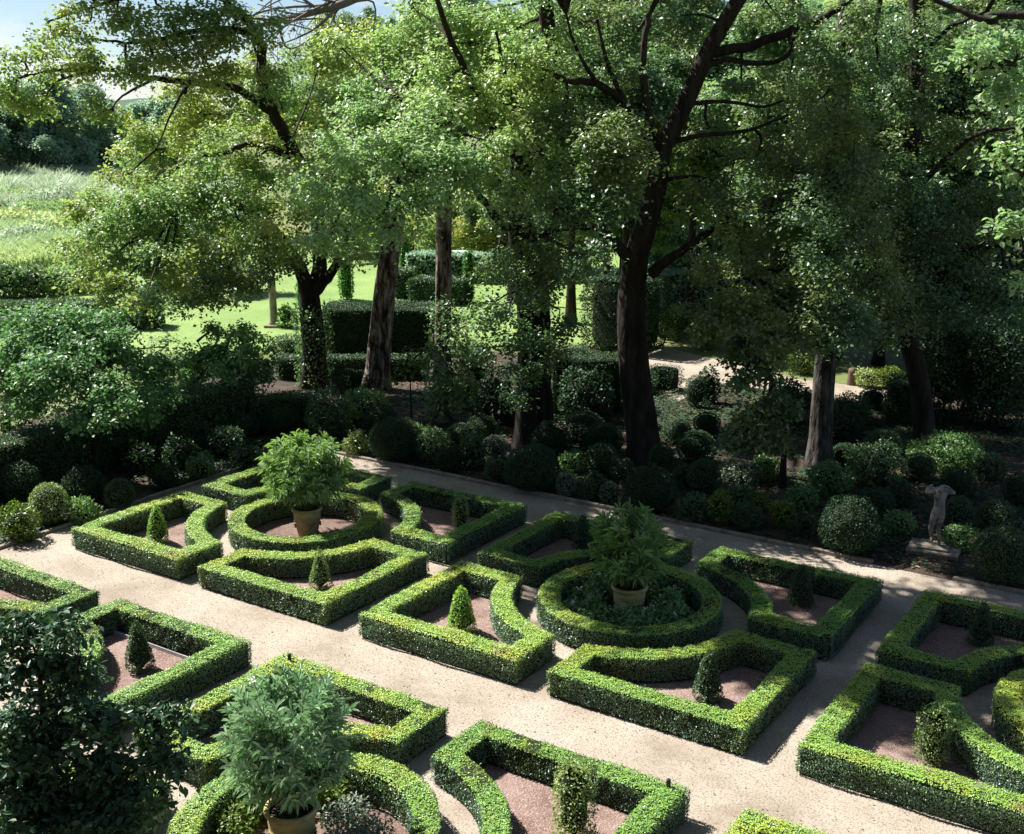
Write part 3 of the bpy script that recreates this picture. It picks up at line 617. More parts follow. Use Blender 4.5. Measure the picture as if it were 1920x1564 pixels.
# T1: ivy-footed oak on the left, with long limbs reaching over the garden
tree('oak_tree', gnd(590, 728), 'broad oak with yellowing sunlit leaves on the left, its dark forked trunk by the lawn', 'tree',
     [([(590, 728, 39.3), (588, 640, 39), (582, 575, 39), (578, 545, 39)], .50, .42),
      ([(578, 550, 39), (560, 500, 38.6), (520, 440, 38), (460, 395, 37), (400, 370, 36.5), (330, 390, 36)], .33, .08),
      ([(580, 550, 39), (600, 500, 39), (592, 400, 38.5), (560, 300, 38), (510, 210, 37), (490, 150, 36), (490, 88, 35), (466, 40, 34), (425, 0, 33.5), (400, -80, 33)], .32, .10),
      ([(588, 548, 39), (622, 508, 39), (640, 470, 38.5), (655, 420, 38)], .26, .08),
      ([(510, 210, 37), (440, 165, 36), (355, 155, 35), (290, 147, 34), (200, 130, 33.4), (110, 132, 33), (55, 140, 33)], .17, .03),
      ([(470, 60, 34.4), (400, 55, 34), (330, 66, 33.5), (250, 80, 33), (150, 72, 33)], .14, .03),
      ([(180, 133, 33.3), (110, 152, 33), (78, 196, 33)], .06, .02), ([(290, 147, 34), (230, 180, 33.6), (205, 210, 33.5)], .06, .02),
      ([(560, 300, 38), (480, 270, 37), (417, 287, 36.2), (360, 297, 36), (325, 320, 36)], .15, .04),
      ([(425, 0, 33.5), (330, -20, 33), (200, 5, 33), (90, 40, 33)], .12, .03),
      ([(345, 175, 36), (350, 160, 36), (320, 215, 36), (293, 280, 36)], .09, .02)],
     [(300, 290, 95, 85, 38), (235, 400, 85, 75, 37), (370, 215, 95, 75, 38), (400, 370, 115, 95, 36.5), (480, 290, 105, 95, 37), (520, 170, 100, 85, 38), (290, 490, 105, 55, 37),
      (190, 465, 65, 65, 37), (430, 500, 105, 55, 37, 1), (560, 400, 85, 85, 37), (600, 110, 70, 60, 38), (620, 300, 80, 110, 38.5), (350, 555, 80, 25, 36.5, 1), (470, 430, 70, 50, 36), (300, 380, 80, 60, 36),  # lowest lobes take the darker leaf as painted shade under the crown
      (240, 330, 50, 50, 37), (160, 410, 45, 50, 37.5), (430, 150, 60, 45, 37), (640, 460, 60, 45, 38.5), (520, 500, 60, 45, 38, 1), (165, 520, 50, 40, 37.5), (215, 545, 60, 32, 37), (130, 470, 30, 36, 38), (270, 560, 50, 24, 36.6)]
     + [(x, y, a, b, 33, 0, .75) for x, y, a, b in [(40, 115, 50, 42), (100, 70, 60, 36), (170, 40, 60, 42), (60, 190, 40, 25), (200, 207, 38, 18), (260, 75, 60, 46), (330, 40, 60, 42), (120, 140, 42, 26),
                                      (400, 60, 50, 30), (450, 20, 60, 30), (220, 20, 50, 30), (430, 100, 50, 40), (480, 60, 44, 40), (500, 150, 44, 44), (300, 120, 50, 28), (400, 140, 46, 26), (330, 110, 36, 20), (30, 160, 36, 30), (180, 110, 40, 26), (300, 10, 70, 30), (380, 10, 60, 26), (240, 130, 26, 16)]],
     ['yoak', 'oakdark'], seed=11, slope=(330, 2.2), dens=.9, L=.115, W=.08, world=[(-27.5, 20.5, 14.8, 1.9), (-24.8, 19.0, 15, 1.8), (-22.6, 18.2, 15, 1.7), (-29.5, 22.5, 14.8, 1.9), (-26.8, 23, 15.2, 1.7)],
     extra=ivy([(590, 730, 39.3), (588, 640, 39), (582, 580, 39)], .46, 1500))
# T2: pine with scaly trunk
def deadwood(tk, cr, tw, rng):
    dw = MB()
    S0 = [(790, -60, 38), (700, -20, 37), (640, 8, 36), (600, 20, 36), (520, 40, 36), (440, 60, 36), (380, 105, 36)]
    for k in range(26):
        a = at(*S0[rng.integers(1, 6)]); x = rng.uniform(260, 700); y = rng.uniform(-30, 130) if x < 560 else rng.uniform(-20, 90)
        b = at(x, y, rng.uniform(35, 37.5)); mid = (a + b) / 2 + rng.normal(size=3) * .3 + [0, 0, .2]
        tube(dw, smooth_path([a, mid, b], 4), np.linspace(.05, .012, 9), 5)
        for _ in range(4):
            q = a + (b - a) * rng.uniform(.3, 1); tube(dw, [q, q + rng.normal(size=3) * .35 - [0, 0, .35]], [.014, .006], 3)
    tube(dw, smooth_path([at(*q) for q in S0], 5), np.linspace(.17, .04, 31), 7)
    return dw
t2 = tree('pine_tree', gnd(705, 735), 'tall pine with a thick scaly sunlit trunk, its grey dead branches at the top edge', 'tree',
     [([(705, 735, 38.9), (712, 640, 38.9), (722, 540, 38.8), (735, 440, 38.7), (760, 250, 38.4), (785, 20, 38), (800, -150, 38)], .50, .34),
      ([(795, -100, 38), (760, -180, 37), (700, -240, 36)], .18, .06), ([(800, -150, 38), (860, -220, 38), (930, -250, 38)], .18, .06)],
     [(690, 60, 45, 40, 37, 0, .6), (660, 110, 35, 30, 37, 0, .6)], ['yoak', 'oakdark'], bark='pinebark', seed=12, L=.12, W=.06, sides=22, ridge=.09, world=[(-23, 31.5, 17.2, 2.4), (-26, 30.5, 17.5, 2.0), (-20, 32.5, 17.6, 2.2), (-24.5, 34, 17, 2.4), (-21.5, 35, 17, 2.4)], pdens=.9)
dwm = deadwood(None, None, None, np.random.default_rng(5)); dwm.build('dead_branches', M['deadwood'], t2, np.array(t2.location))
t3 = tree('pine_tree', gnd(825, 795), 'pine with an ivy-covered foot standing right of the scaly pine', 'tree',
     [([(825, 795, 34.4), (828, 700, 34.4), (831, 560, 34.4), (832, 380, 34.4), (838, 200, 34.2), (850, -60, 34)], .34, .24),
      ([(832, 385, 34.4), (815, 372, 34), (795, 372, 33.6)], .09, .04)],
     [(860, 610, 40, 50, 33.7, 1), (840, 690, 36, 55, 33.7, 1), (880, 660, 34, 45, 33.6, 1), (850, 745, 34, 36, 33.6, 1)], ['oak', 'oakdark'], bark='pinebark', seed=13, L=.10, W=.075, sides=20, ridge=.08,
     extra=ivy([(825, 790, 34.4), (828, 700, 34.4), (831, 590, 34.4)], .36, 1200))
# T4: dark twin trunk with the big bright crown
tree('lime_tree', gnd(1000, 840), 'tree with a dark twin trunk and the big bright blue-green crown in the middle', 'tree',
     [([(985, 842, 31.7), (988, 740, 31.7), (990, 640, 31.7), (985, 540, 31.5), (972, 440, 31.2), (966, 380, 31), (985, 310, 30.6), (1012, 270, 30.3), (1030, 150, 30), (1020, -40, 30)], .40, .22),
      ([(1020, 842, 31.9), (1018, 740, 31.9), (1014, 640, 31.8), (1010, 540, 31.6), (990, 440, 31.3), (978, 400, 31.1)], .36, .26),
      ([(966, 425, 31), (940, 420, 30.8), (915, 385, 30.5), (895, 362, 30.3), (870, 300, 29.5), (820, 230, 28.8), (740, 180, 28.8)], .17, .05),
      ([(985, 310, 30.6), (930, 250, 29.6), (880, 150, 28.8), (840, 60, 28.6), (800, -60, 27)], .16, .06),
      ([(870, 300, 29.5), (780, 320, 29), (690, 330, 29), (620, 350, 29.3)], .10, .03),
      ([(1012, 270, 30.3), (960, 180, 29.2), (930, 60, 28.6)], .12, .04)],
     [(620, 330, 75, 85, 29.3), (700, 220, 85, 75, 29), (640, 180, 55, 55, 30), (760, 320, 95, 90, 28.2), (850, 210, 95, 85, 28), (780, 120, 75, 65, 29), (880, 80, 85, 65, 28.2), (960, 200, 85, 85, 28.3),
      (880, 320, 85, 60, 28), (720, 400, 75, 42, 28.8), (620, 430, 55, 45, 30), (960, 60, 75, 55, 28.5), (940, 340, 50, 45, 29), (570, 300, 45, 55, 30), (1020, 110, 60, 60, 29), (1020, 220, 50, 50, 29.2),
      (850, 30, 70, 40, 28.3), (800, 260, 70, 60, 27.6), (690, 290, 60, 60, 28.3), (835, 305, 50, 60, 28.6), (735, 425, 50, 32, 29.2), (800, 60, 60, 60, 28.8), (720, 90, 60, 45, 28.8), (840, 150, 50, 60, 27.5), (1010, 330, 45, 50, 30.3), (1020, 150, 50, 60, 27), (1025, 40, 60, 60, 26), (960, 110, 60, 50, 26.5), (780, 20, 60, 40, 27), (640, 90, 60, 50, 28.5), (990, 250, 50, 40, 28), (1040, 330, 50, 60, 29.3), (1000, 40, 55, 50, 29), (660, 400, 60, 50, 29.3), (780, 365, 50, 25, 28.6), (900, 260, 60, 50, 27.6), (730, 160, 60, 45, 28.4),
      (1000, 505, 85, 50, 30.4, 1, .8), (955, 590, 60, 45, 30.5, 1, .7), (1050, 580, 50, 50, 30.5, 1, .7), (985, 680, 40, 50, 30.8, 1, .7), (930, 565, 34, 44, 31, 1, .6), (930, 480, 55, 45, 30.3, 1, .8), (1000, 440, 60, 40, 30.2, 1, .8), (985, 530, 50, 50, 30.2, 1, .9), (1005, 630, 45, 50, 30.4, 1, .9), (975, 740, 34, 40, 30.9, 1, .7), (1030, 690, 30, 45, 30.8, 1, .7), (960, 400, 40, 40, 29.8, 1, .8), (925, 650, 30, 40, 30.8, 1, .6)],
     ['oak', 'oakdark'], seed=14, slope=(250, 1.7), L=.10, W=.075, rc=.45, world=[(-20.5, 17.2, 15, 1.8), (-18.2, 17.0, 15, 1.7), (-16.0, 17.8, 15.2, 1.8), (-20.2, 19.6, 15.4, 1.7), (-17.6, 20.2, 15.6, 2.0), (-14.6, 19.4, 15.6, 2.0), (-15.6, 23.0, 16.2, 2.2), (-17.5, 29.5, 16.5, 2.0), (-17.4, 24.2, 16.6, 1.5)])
# T5: leaning oak
tree('oak_tree', gnd(1210, 868), 'massive dark oak with a leaning trunk and bare twisting limbs, centre right', 'tree',
     [([(1212, 868, 30.1), (1203, 790, 30.2), (1190, 700, 30.3), (1184, 600, 30.3), (1188, 520, 30.3), (1196, 470, 30.2), (1212, 420, 30.2), (1230, 350, 30.2), (1241, 280, 30.2), (1270, 225, 30.3), (1300, 160, 30.4), (1330, 90, 30.5), (1372, 20, 30.6), (1420, -60, 30.6)], .60, .20),
      ([(1190, 490, 30.2), (1150, 455, 30), (1120, 425, 29.8), (1060, 428, 29.5), (1010, 442, 29.3)], .22, .07),
      ([(1236, 330, 30.2), (1210, 250, 29.8), (1175, 200, 29.5), (1120, 158, 29.2), (1060, 150, 29), (1010, 120, 28.8)], .20, .06),
      ([(1238, 280, 30.2), (1218, 220, 29.8), (1205, 130, 29.6), (1215, 30, 29.6)], .16, .08),
      ([(1330, 100, 30.5), (1420, 82, 30.4), (1500, 50, 30.2), (1560, 25, 30), (1600, -10, 30)], .17, .08),
      ([(1310, 130, 30.4), (1360, 112, 30.3), (1430, 120, 30), (1480, 100, 29.8), (1490, 55, 29.8)], .11, .05),
      ([(1290, 195, 30.3), (1360, 190, 30.2), (1430, 200, 30), (1480, 185, 30)], .08, .03),
      ([(1250, 270, 30.2), (1310, 255, 30), (1400, 245, 29.8), (1480, 215, 29.8)], .10, .04),
      ([(1222, 512, 30.2), (1250, 490, 30), (1290, 462, 29.8), (1340, 425, 29.6), (1370, 400, 29.5)], .20, .06),
      ([(1238, 340, 30.2), (1300, 330, 30.2), (1370, 350, 30)], .09, .03),
      ([(1175, 200, 29.5), (1140, 120, 29.3), (1120, 40, 29.2)], .10, .04), ([(1120, 158, 29.2), (1080, 90, 29), (1060, 20, 29)], .07, .03)],
     [(x, y, a, b, d, 0, .8) for x, y, a, b, d in [(1080, 40, 75, 50, 29), (1180, 50, 65, 50, 29), (1110, 240, 75, 55, 28.5), (1160, 320, 70, 60, 28), (1080, 330, 65, 55, 28.6), (1040, 395, 55, 32, 28.8), (1100, 480, 55, 35, 29),
      (1270, 30, 55, 45, 30), (1310, 350, 55, 45, 31), (1390, 160, 75, 22, 31), (1450, 20, 80, 30, 31), (1330, 240, 55, 35, 31), (1420, 290, 80, 45, 31), (1360, 420, 65, 42, 30.5), (1480, 150, 50, 40, 32), (1310, 500, 50, 30, 31), (1050, 250, 45, 40, 28.5), (1150, 130, 50, 30, 28.6), (1130, 390, 50, 35, 28.5), (1144, 290, 60, 55, 27.8), (1180, 250, 50, 45, 27.6)]],
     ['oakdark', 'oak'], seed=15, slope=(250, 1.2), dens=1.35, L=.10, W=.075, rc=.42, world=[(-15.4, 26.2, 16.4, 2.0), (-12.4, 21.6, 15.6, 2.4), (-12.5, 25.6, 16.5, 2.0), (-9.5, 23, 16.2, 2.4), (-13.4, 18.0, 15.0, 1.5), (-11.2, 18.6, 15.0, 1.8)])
# T6: straight grey trunk
tree('cedar_tree', gnd(1535, 878), 'tree with a straight grey trunk at the right, dense dark foliage above it', 'tree',
     [([(1535, 878, 29.6), (1542, 760, 29.7), (1550, 640, 29.8), (1560, 400, 30), (1582, 100, 30.4), (1590, -80, 30.5)], .40, .22),
      ([(1552, 560, 29.9), (1480, 500, 29.5), (1400, 520, 29), (1330, 560, 29)], .12, .03), ([(1560, 430, 30), (1500, 360, 29.4), (1430, 380, 29)], .11, .03),
      ([(1558, 470, 30), (1610, 420, 29.6), (1650, 350, 29.3)], .10, .03)],
     [(x, y, a, b, d, 0, .8) for x, y, a, b, d in [(1450, 400, 85, 60, 29), (1540, 330, 85, 70, 29), (1600, 440, 85, 70, 29), (1480, 510, 85, 55, 29), (1400, 560, 85, 50, 29), (1560, 570, 85, 50, 29), (1640, 330, 65, 65, 30),
      (1340, 590, 55, 45, 29.2), (1450, 640, 70, 32, 29), (1580, 190, 70, 70, 31), (1520, 240, 60, 50, 31), (1640, 540, 60, 50, 29.5), (1540, 640, 60, 30, 28.8), (1350, 500, 55, 35, 29.5), (1600, 60, 70, 50, 29.6), (1390, 470, 50, 35, 29), (1565, 250, 60, 60, 27.2), (1590, 140, 60, 60, 26.6), (1585, 40, 60, 50, 26.2), (1545, 180, 55, 60, 26.4), (1530, 90, 50, 50, 26.4), (1600, 300, 60, 60, 27.4), (1545, 520, 55, 50, 27.8), (1530, 400, 60, 50, 27.6), (1570, 350, 60, 60, 28), (1560, 470, 60, 60, 28.6), (1545, 600, 50, 40, 28.4), (1500, 600, 60, 40, 28.6), (1420, 600, 60, 36, 28.6), (1610, 620, 50, 34, 29)]],
     ['oakdark'], bark='greybark', seed=16, slope=(430, .9), dens=1.35, L=.10, W=.07, rc=.42, world=[(-6.5, 25, 16, 2.0), (-8, 20.5, 15.6, 2.0)])
# T7: curved right trunk
tree('oak_tree', gnd(1735, 830), 'oak with a curved trunk at the right, behind the statue', 'tree',
     [([(1735, 832, 32.6), (1730, 760, 32.6), (1718, 690, 32.6), (1696, 610, 32.6), (1690, 540, 32.6), (1700, 350, 32.8), (1722, 120, 33), (1716, -40, 33)], .38, .24),
      ([(1692, 560, 32.6), (1740, 500, 32), (1800, 470, 31.5), (1880, 460, 31)], .14, .05), ([(1700, 380, 32.8), (1770, 300, 32), (1840, 250, 31.5), (1930, 240, 31)], .13, .05),
      ([(1712, 220, 33), (1660, 160, 32.5), (1640, 60, 32)], .11, .04), ([(1722, 120, 33), (1770, 60, 32.5), (1850, 20, 32)], .11, .04)],
     [(x, y, a, b, d, 0, .8) for x, y, a, b, d in [(1770, 400, 85, 70, 32), (1830, 480, 75, 60, 31.5), (1700, 480, 60, 50, 31.5), (1790, 560, 65, 42, 31.5), (1860, 370, 70, 65, 32), (1730, 260, 75, 65, 32), (1850, 250, 70, 60, 32), (1640, 250, 55, 55, 32.5),
      (1700, 130, 75, 60, 32.5), (1790, 60, 75, 45, 32.5), (1630, 120, 65, 65, 33), (1720, 600, 40, 40, 31.5), (1890, 560, 55, 55, 31.5), (1660, 620, 50, 32, 31), (1715, 330, 55, 60, 30.6), (1720, 180, 55, 60, 29.6), (1720, 70, 55, 50, 29), (1700, 540, 45, 40, 31.2), (1890, 60, 60, 60, 33), (1670, 400, 50, 50, 31.8)]],
     ['oakdark'], seed=17, slope=(400, .9), dens=1.35, L=.105, W=.075, rc=.45, world=[(-2.5, 22.5, 15.5, 2.2), (-4.6, 19.6, 15, 1.8)])
# T8: nearer oak branch reaching in from the right
tree('oak_tree', (4.3, 16.5, 0), 'nearer oak whose bright large-leaved branches hang in at the upper right edge', 'tree',
     [([np.array([4.3, 16.5, 0]), np.array([4.2, 16.6, 4.]), np.array([4.0, 16.7, 8.]), np.array([3.6, 16.8, 12.5])], .34, .22),
      ([np.array([4.0, 16.7, 8.6]), at(1990, 150, 16.), at(1900, 120, 15.6), at(1840, 130, 15.4)], .09, .025),
      ([np.array([4.0, 16.7, 7.6]), at(1990, 330, 16.), at(1930, 330, 15.8), at(1880, 300, 15.6)], .08, .02),
      ([np.array([3.9, 16.7, 9.6]), at(1960, 30, 16.), at(1860, 40, 16.), at(1790, 15, 16.2), at(1690, -30, 16.4)], .09, .03),
      ([np.array([4.0, 16.7, 6.6]), at(2000, 480, 16.), at(1920, 470, 15.8)], .07, .02)],
     [(1855, 105, 50, 36, 15.4), (1905, 70, 36, 32, 15.6), (1885, 165, 34, 22, 15.5), (1820, 90, 30, 16, 15.3), (1890, 290, 32, 42, 15.8, 0, .6), (1905, 420, 24, 42, 15.8, 0, .6), (1960, 200, 60, 100, 16.2), (1960, 450, 50, 90, 16.4)],
     ['oak'], seed=18, L=.085, W=.055, rc=.26, per=200, six=True, twig=.006, world=[(3.6, 16.5, 13.5, 2.2)])
for i, (px, py, w, h, lab) in enumerate([(1790, 800, 130, 210, 'tall black evergreen bush right of the curved trunk'), (1880, 815, 120, 240, 'tall black evergreen bush at the right edge, behind the border'),
                           (1690, 790, 50, 90, 'black evergreen bush between the grey and the curved trunk'), (1480, 800, 80, 90, 'black evergreen bush just left of the straight grey trunk'), (930, 800, 60, 110, 'black bush left of the dark twin trunk'), (1100, 800, 110, 110, 'wide black bush between the twin trunk and the leaning oak'), (1590, 835, 70, 60, 'dark leafy bush at the right foot of the straight grey trunk'), (1330, 760, 40, 70, 'slim dark bush left of the hanging leafy tree'), (255, 890, 62, 52, 'dark bush at the foot of the hedge wall above the far left box hedge'), (335, 885, 66, 60, 'dark bush where the left hedge wall ends'), (460, 885, 56, 44, 'dark low bush left of the ochre-pot oleander, by the gravel'), (395, 835, 60, 56, 'dark bush under the broad leafy bush on stems'), (560, 800, 60, 60, 'dark bush behind the ochre-pot oleander')]):
    p = gnd(px, py); d = fwd(p); c = p + FW * w * mpp(d) * .4
    plant_blob('evergreen_bush', (c[0], c[1], 0), w * mpp(d) / 2, h * mpp(d) / 2, lab, 'shrub', 'black evergreen bushes under the trees', 'yew', 760 + i, 'dome', L=.10, W=.06, dens=420, loose=.55)
# T9 small tree left
tree('hawthorn_tree', gnd(178, 882), 'small bushy tree in front of the left hedge wall, sunlit above its thin trunk', 'tree',
     [([(178, 882, 29.0), (178, 820, 29), (172, 770, 29), (160, 700, 29)], .13, .09), ([(172, 770, 29), (120, 700, 28.6), (70, 650, 28.6)], .06, .02), ([(165, 730, 29), (210, 670, 28.8), (230, 640, 28.8)], .06, .02), ([(175, 790, 29), (215, 760, 28.4), (240, 740, 28.4)], .05, .02)],
     [(120, 605, 65, 34, 28.6), (190, 612, 55, 34, 28.8), (60, 645, 55, 42, 28.6), (232, 660, 42, 36, 28.8), (110, 690, 75, 38, 28), (205, 735, 52, 36, 27.8), (165, 775, 46, 26, 27.8), (55, 735, 60, 40, 29), (255, 750, 45, 45, 29.3), (20, 600, 40, 28, 29), (140, 650, 70, 34, 28.2), (290, 700, 40, 50, 30), (10, 680, 40, 45, 29)],
     ['midgreen', 'oakdark'], seed=19, slope=(680, 1.0), dens=2.3, L=.11, W=.08, rc=.36, per=130)
tree('laurel_tree', gnd(435, 760), 'broad leafy bush on stems below the lawn, left of the ivy-clad trunk', 'tree',
     [([(435, 762, 35.2), (432, 720, 35), (428, 680, 35)], .10, .06), ([(432, 720, 35), (390, 670, 34.8), (370, 640, 34.8)], .05, .02), ([(432, 700, 35), (470, 650, 34.8), (480, 625, 34.8)], .05, .02)],
     [(400, 655, 48, 36, 34.6), (460, 645, 42, 34, 34.6), (430, 690, 58, 36, 34.2), (490, 680, 32, 32, 34.8), (365, 690, 40, 38, 34.8), (340, 730, 45, 35, 34.5), (455, 615, 20, 14, 34.8, 0, .6), (395, 620, 24, 14, 34.8, 0, .6), (470, 720, 40, 25, 34.8, 0, .8)],
     ['midgreen'], seed=20, dens=1.4, slope=(680, 1.0), L=.11, W=.08, rc=.36, per=130)
tree('dark_thicket_tree', gnd(12, 830), 'dark leafy tree at the left edge behind the small bushy tree', 'tree',
     [([(12, 830, 33), (14, 740, 33), (18, 660, 33)], .14, .08)],
     [(20, 690, 55, 75, 33), (15, 770, 60, 45, 33), (70, 800, 50, 30, 32.4), (310, 650, 30, 40, 36), (240, 800, 50, 26, 30.4)], ['oakdark'], seed=21, L=.10, W=.07, rc=.4)
tree('hanging_tree', gnd(1450, 880), 'leafy tree with drooping sunlit foliage left of the straight grey trunk', 'tree',
     [([(1468, 890, 28.0), (1470, 800, 27.9), (1450, 720, 27.8), (1420, 670, 27.8)], .09, .05)],
     [(1395, 700, 30, 45, 27.2, 0), (1425, 760, 42, 45, 27), (1385, 820, 36, 36, 27), (1450, 820, 42, 40, 27.2), (1440, 690, 45, 34, 27.6), (1370, 650, 40, 28, 27.8), (1470, 760, 30, 40, 27.4)],
     ['oakdark'], seed=22, L=.11, W=.08, rc=.32, per=190)
tree('sapling', gnd(770, 790), 'thin sapling with fresh yellow-green leaves between the two pines', 'tree',
     [([(772, 790, 34.6), (770, 740, 34.6), (768, 690, 34.6)], .035, .02)],
     [(745, 700, 30, 24, 34.6, 0, .6), (780, 690, 30, 20, 34.6, 0, .6), (765, 670, 26, 16, 34.6, 0, .5), (800, 655, 16, 30, 34.8, 0, .4)], ['lime'], seed=23, L=.10, W=.07, rc=.3, per=70)
# background trees: px of the trunk, depth, crown centre px y, crown radius m, label
bg = [
    (1470, 48, 150, 3.6, 'oak', 'light green background tree seen between the limbs of the leaning oak'),
    (1360, 56, 270, 4.2, 'oakdark', 'blue-green background tree right of the leaning oak fork'),
    (1600, 44, 200, 3.6, 'oakdark', 'background tree behind the top of the straight grey trunk'),
    (1780, 42, 180, 3.8, 'oakdark', 'background tree behind the curved right trunk, upper part'),
    (1900, 40, 260, 3.6, 'oakdark', 'background tree at the right edge behind the near oak branch'),
    (1500, 46, 420, 3.4, 'oakdark', 'low background tree behind the dense foliage of the straight grey trunk'),
    (1780, 40, 500, 3.6, 'yew', 'black evergreen behind the curved right trunk'),
    (1900, 39, 580, 3.4, 'yew', 'black evergreen at the right edge above the border'),
    (1660, 43, 520, 2.8, 'oakdark', 'dark background tree between the grey and the curved trunk'),
    (1140, 62, 360, 4.6, 'oakdark', 'background tree behind the fork of the leaning oak'),
    (1290, 66, 420, 4.0, 'far', 'pale distant tree right of the leaning oak, over the far hedge'),
    (900, 74, 380, 5.0, 'yoak', 'yellowish background tree beyond the far garden right of the ivy-clad pine'),
    (770, 78, 390, 4.6, 'yoak', 'yellowish background tree between the two pines'),
    (1010, 70, 400, 4.4, 'oakdark', 'background tree behind the dark twin trunk'),
    (690, 100, 440, 5.0, 'oakdark', 'far tree behind the ivy-clad fork, beyond the cypress columns'),
    (380, 62, 500, 3.4, 'oakdark', 'tree at the far edge of the lawn under the oak crown'),
    (1830, 46, 60, 3.6, 'oakdark', 'tall background tree against the sky at the upper right'),
    (700, 112, 140, 7.5, 'oakdark', 'background crown between the two pine trunks near the top'),
    (600, 116, 190, 7.5, 'oak', 'background crown behind the left edge of the bright middle tree'),
    (840, 106, 110, 7.5, 'oakdark', 'background crown behind the top of the ivy-footed pine'),
    (1180, 50, 170, 4.2, 'oakdark', 'background crown behind the inner left limbs of the leaning oak'),
    (1075, 52, 210, 4.0, 'oak', 'background crown right of the dark twin trunk fork'),
    (1310, 54, 110, 4.0, 'oakdark', 'background crown behind the main rising limb of the leaning oak'),
    (1430, 62, 70, 4.0, 'oakdark', 'high background crown right of the main rising limb'),
    (960, 58, 150, 4.2, 'oakdark', 'background crown behind the upper part of the bright middle tree'),
    (1180, 60, 40, 4.2, 'oakdark', 'highest background crown left of the main rising limb'),
    (1690, 48, 60, 3.6, 'oak', 'sunlit background crown at the top right of centre'),
    (1560, 60, 60, 3.6, 'far', 'blue-green crown against the sky above the leaning oak limb')]
for i, (px, d, cyp, rr, mt, lab) in enumerate(bg):
    rng = np.random.default_rng(800 + i); c = at(px, cyp, d); b = np.array([c[0], c[1], 0.])
    lob = []; s = mpp(d)
    for k in range(9):
        o = ball_pts(1, rng)[0]; a = rr * rng.uniform(.38, .52) / s
        lob.append((px + o[0] * rr * .72 / s, cyp + o[2] * rr * .62 / s, a, a * .75, d + o[1] * rr * .5))
    lob.append((px, cyp, rr * .5 / s, rr * .45 / s, d))
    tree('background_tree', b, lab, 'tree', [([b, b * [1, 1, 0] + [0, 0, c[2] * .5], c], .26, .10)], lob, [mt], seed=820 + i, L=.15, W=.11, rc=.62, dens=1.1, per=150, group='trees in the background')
# far wood at the left, behind the reeds
far = [(-30, 150, 14), (45, 160, 13), (110, 150, 13.5), (170, 158, 12.5), (215, 170, 9.5), (250, 185, 9), (290, 175, 11), (340, 170, 12), (-90, 140, 14), (140, 190, 13)]
flab = ['tall far tree at the left edge behind the reeds', 'second far tree from the left edge, leaves tinted haze-blue', 'tall rounded far tree behind the reeds', 'bushy far tree right of the tall rounded one',
        'lower far tree below the drooping oak spray', 'low far tree near the glimpse of the house', 'far tree partly behind the oak crown', 'far tree hidden behind the oak crown', 'far tree cut by the left edge', 'farthest haze-tinted tree between the others']
for i, (px, d, h) in enumerate(far):
    rng = np.random.default_rng(900 + i); b = at(px, 345, d) * [1, 1, 0]
    root = thing('far_tree', b, flab[i], 'tree', 'far trees beyond the reeds'); cr = MB(); tk = MB(); tw = MB()
    tube(tk, [b, b + [0, 0, h * .55]], [.3, .12], 7)
    for k in range(12):
        z = h * (.22 + .70 * k / 11) ; r = h * .26 * math.sqrt(max(.1, 1 - ((z / h - .5) / .55) ** 2)); o = rng.normal(size=2) * h * .11
        crown_lobe(cr, tw, b + [o[0], o[1], z], np.array([r, r, r * .8]), rng, .36, .26, 0, 1.0, 1.25, None, per=50)
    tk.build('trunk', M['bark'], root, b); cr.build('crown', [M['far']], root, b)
# reeds / tall grass on the left
def blades(name, poly_px, n, h, w, mat, seed, bend=.5):
    rng = np.random.default_rng(seed); mb = MB(); x0, x1, d0, d1 = poly_px
    d = d0 + (d1 - d0) * rng.random(n) ** .75; px = rng.uniform(x0, x1, n)
    P = np.array([at(a, 345, b) for a, b in zip(px, d)]); P[:, 2] = 0
    k = wob(P, .10, seed) * .35 + wob(P, .4, seed + 1) * .35
    hh = h * (1 + k + rng.normal(size=n) * .12)[:, None]; a = rng.uniform(0, 2 * PI, n); dv = np.c_[np.cos(a), np.sin(a), np.zeros(n)]
    lean = unit(rng.normal(size=(n, 3)) * [1, 1, 0] + [.5, -.2, 0]) * bend
    m1 = P + hh * .6 * np.array([0, 0, 1]) + lean * hh * .15; t = P + hh * np.array([0, 0, .95]) + lean * hh * .55
    V = np.stack([P - dv * w, P + dv * w, m1 + dv * w, m1 - dv * w, m1 - dv * w, m1 + dv * w, t + dv * w * .2, t - dv * w * .2], 1).reshape(-1, 3)
    i = np.arange(n)[:, None] * 8; mb.add(V, np.concatenate([i + [0, 1, 2, 3], i + [4, 5, 6, 7]]), 0)
    return tag(mb.build(name, M[mat]), kind='stuff')
blades('reed_bed', (-60, 420, 70, 108), 120000, 1.15, .035, 'reed', 71, 1.2)
blades('reed_bed', (-60, 420, 106, 152), 70000, 2.2, .06, 'reedfar', 72, 1.1)
for i, (px, py, w, h, lab) in enumerate([(10, 558, 70, 66, 'dark shrub beyond the long hedge at the left edge'), (60, 556, 60, 58, 'dark shrub beyond the long hedge, second from the left edge'), (105, 552, 60, 50, 'lighter shrub beyond the long hedge'), (150, 548, 60, 56, 'shrub beyond the long hedge under the oak crown')]):
    p = gnd(px, py); d = fwd(p)
    plant_blob('leafy_shrub', (p[0], p[1], 0), w * mpp(d) / 2, h * mpp(d) / 2, lab, 'shrub', 'shrubs beyond the long left hedge', 'oakdark' if i < 2 else 'oak', 740 + i, 'dome', L=.2, W=.12, dens=130, loose=.8)
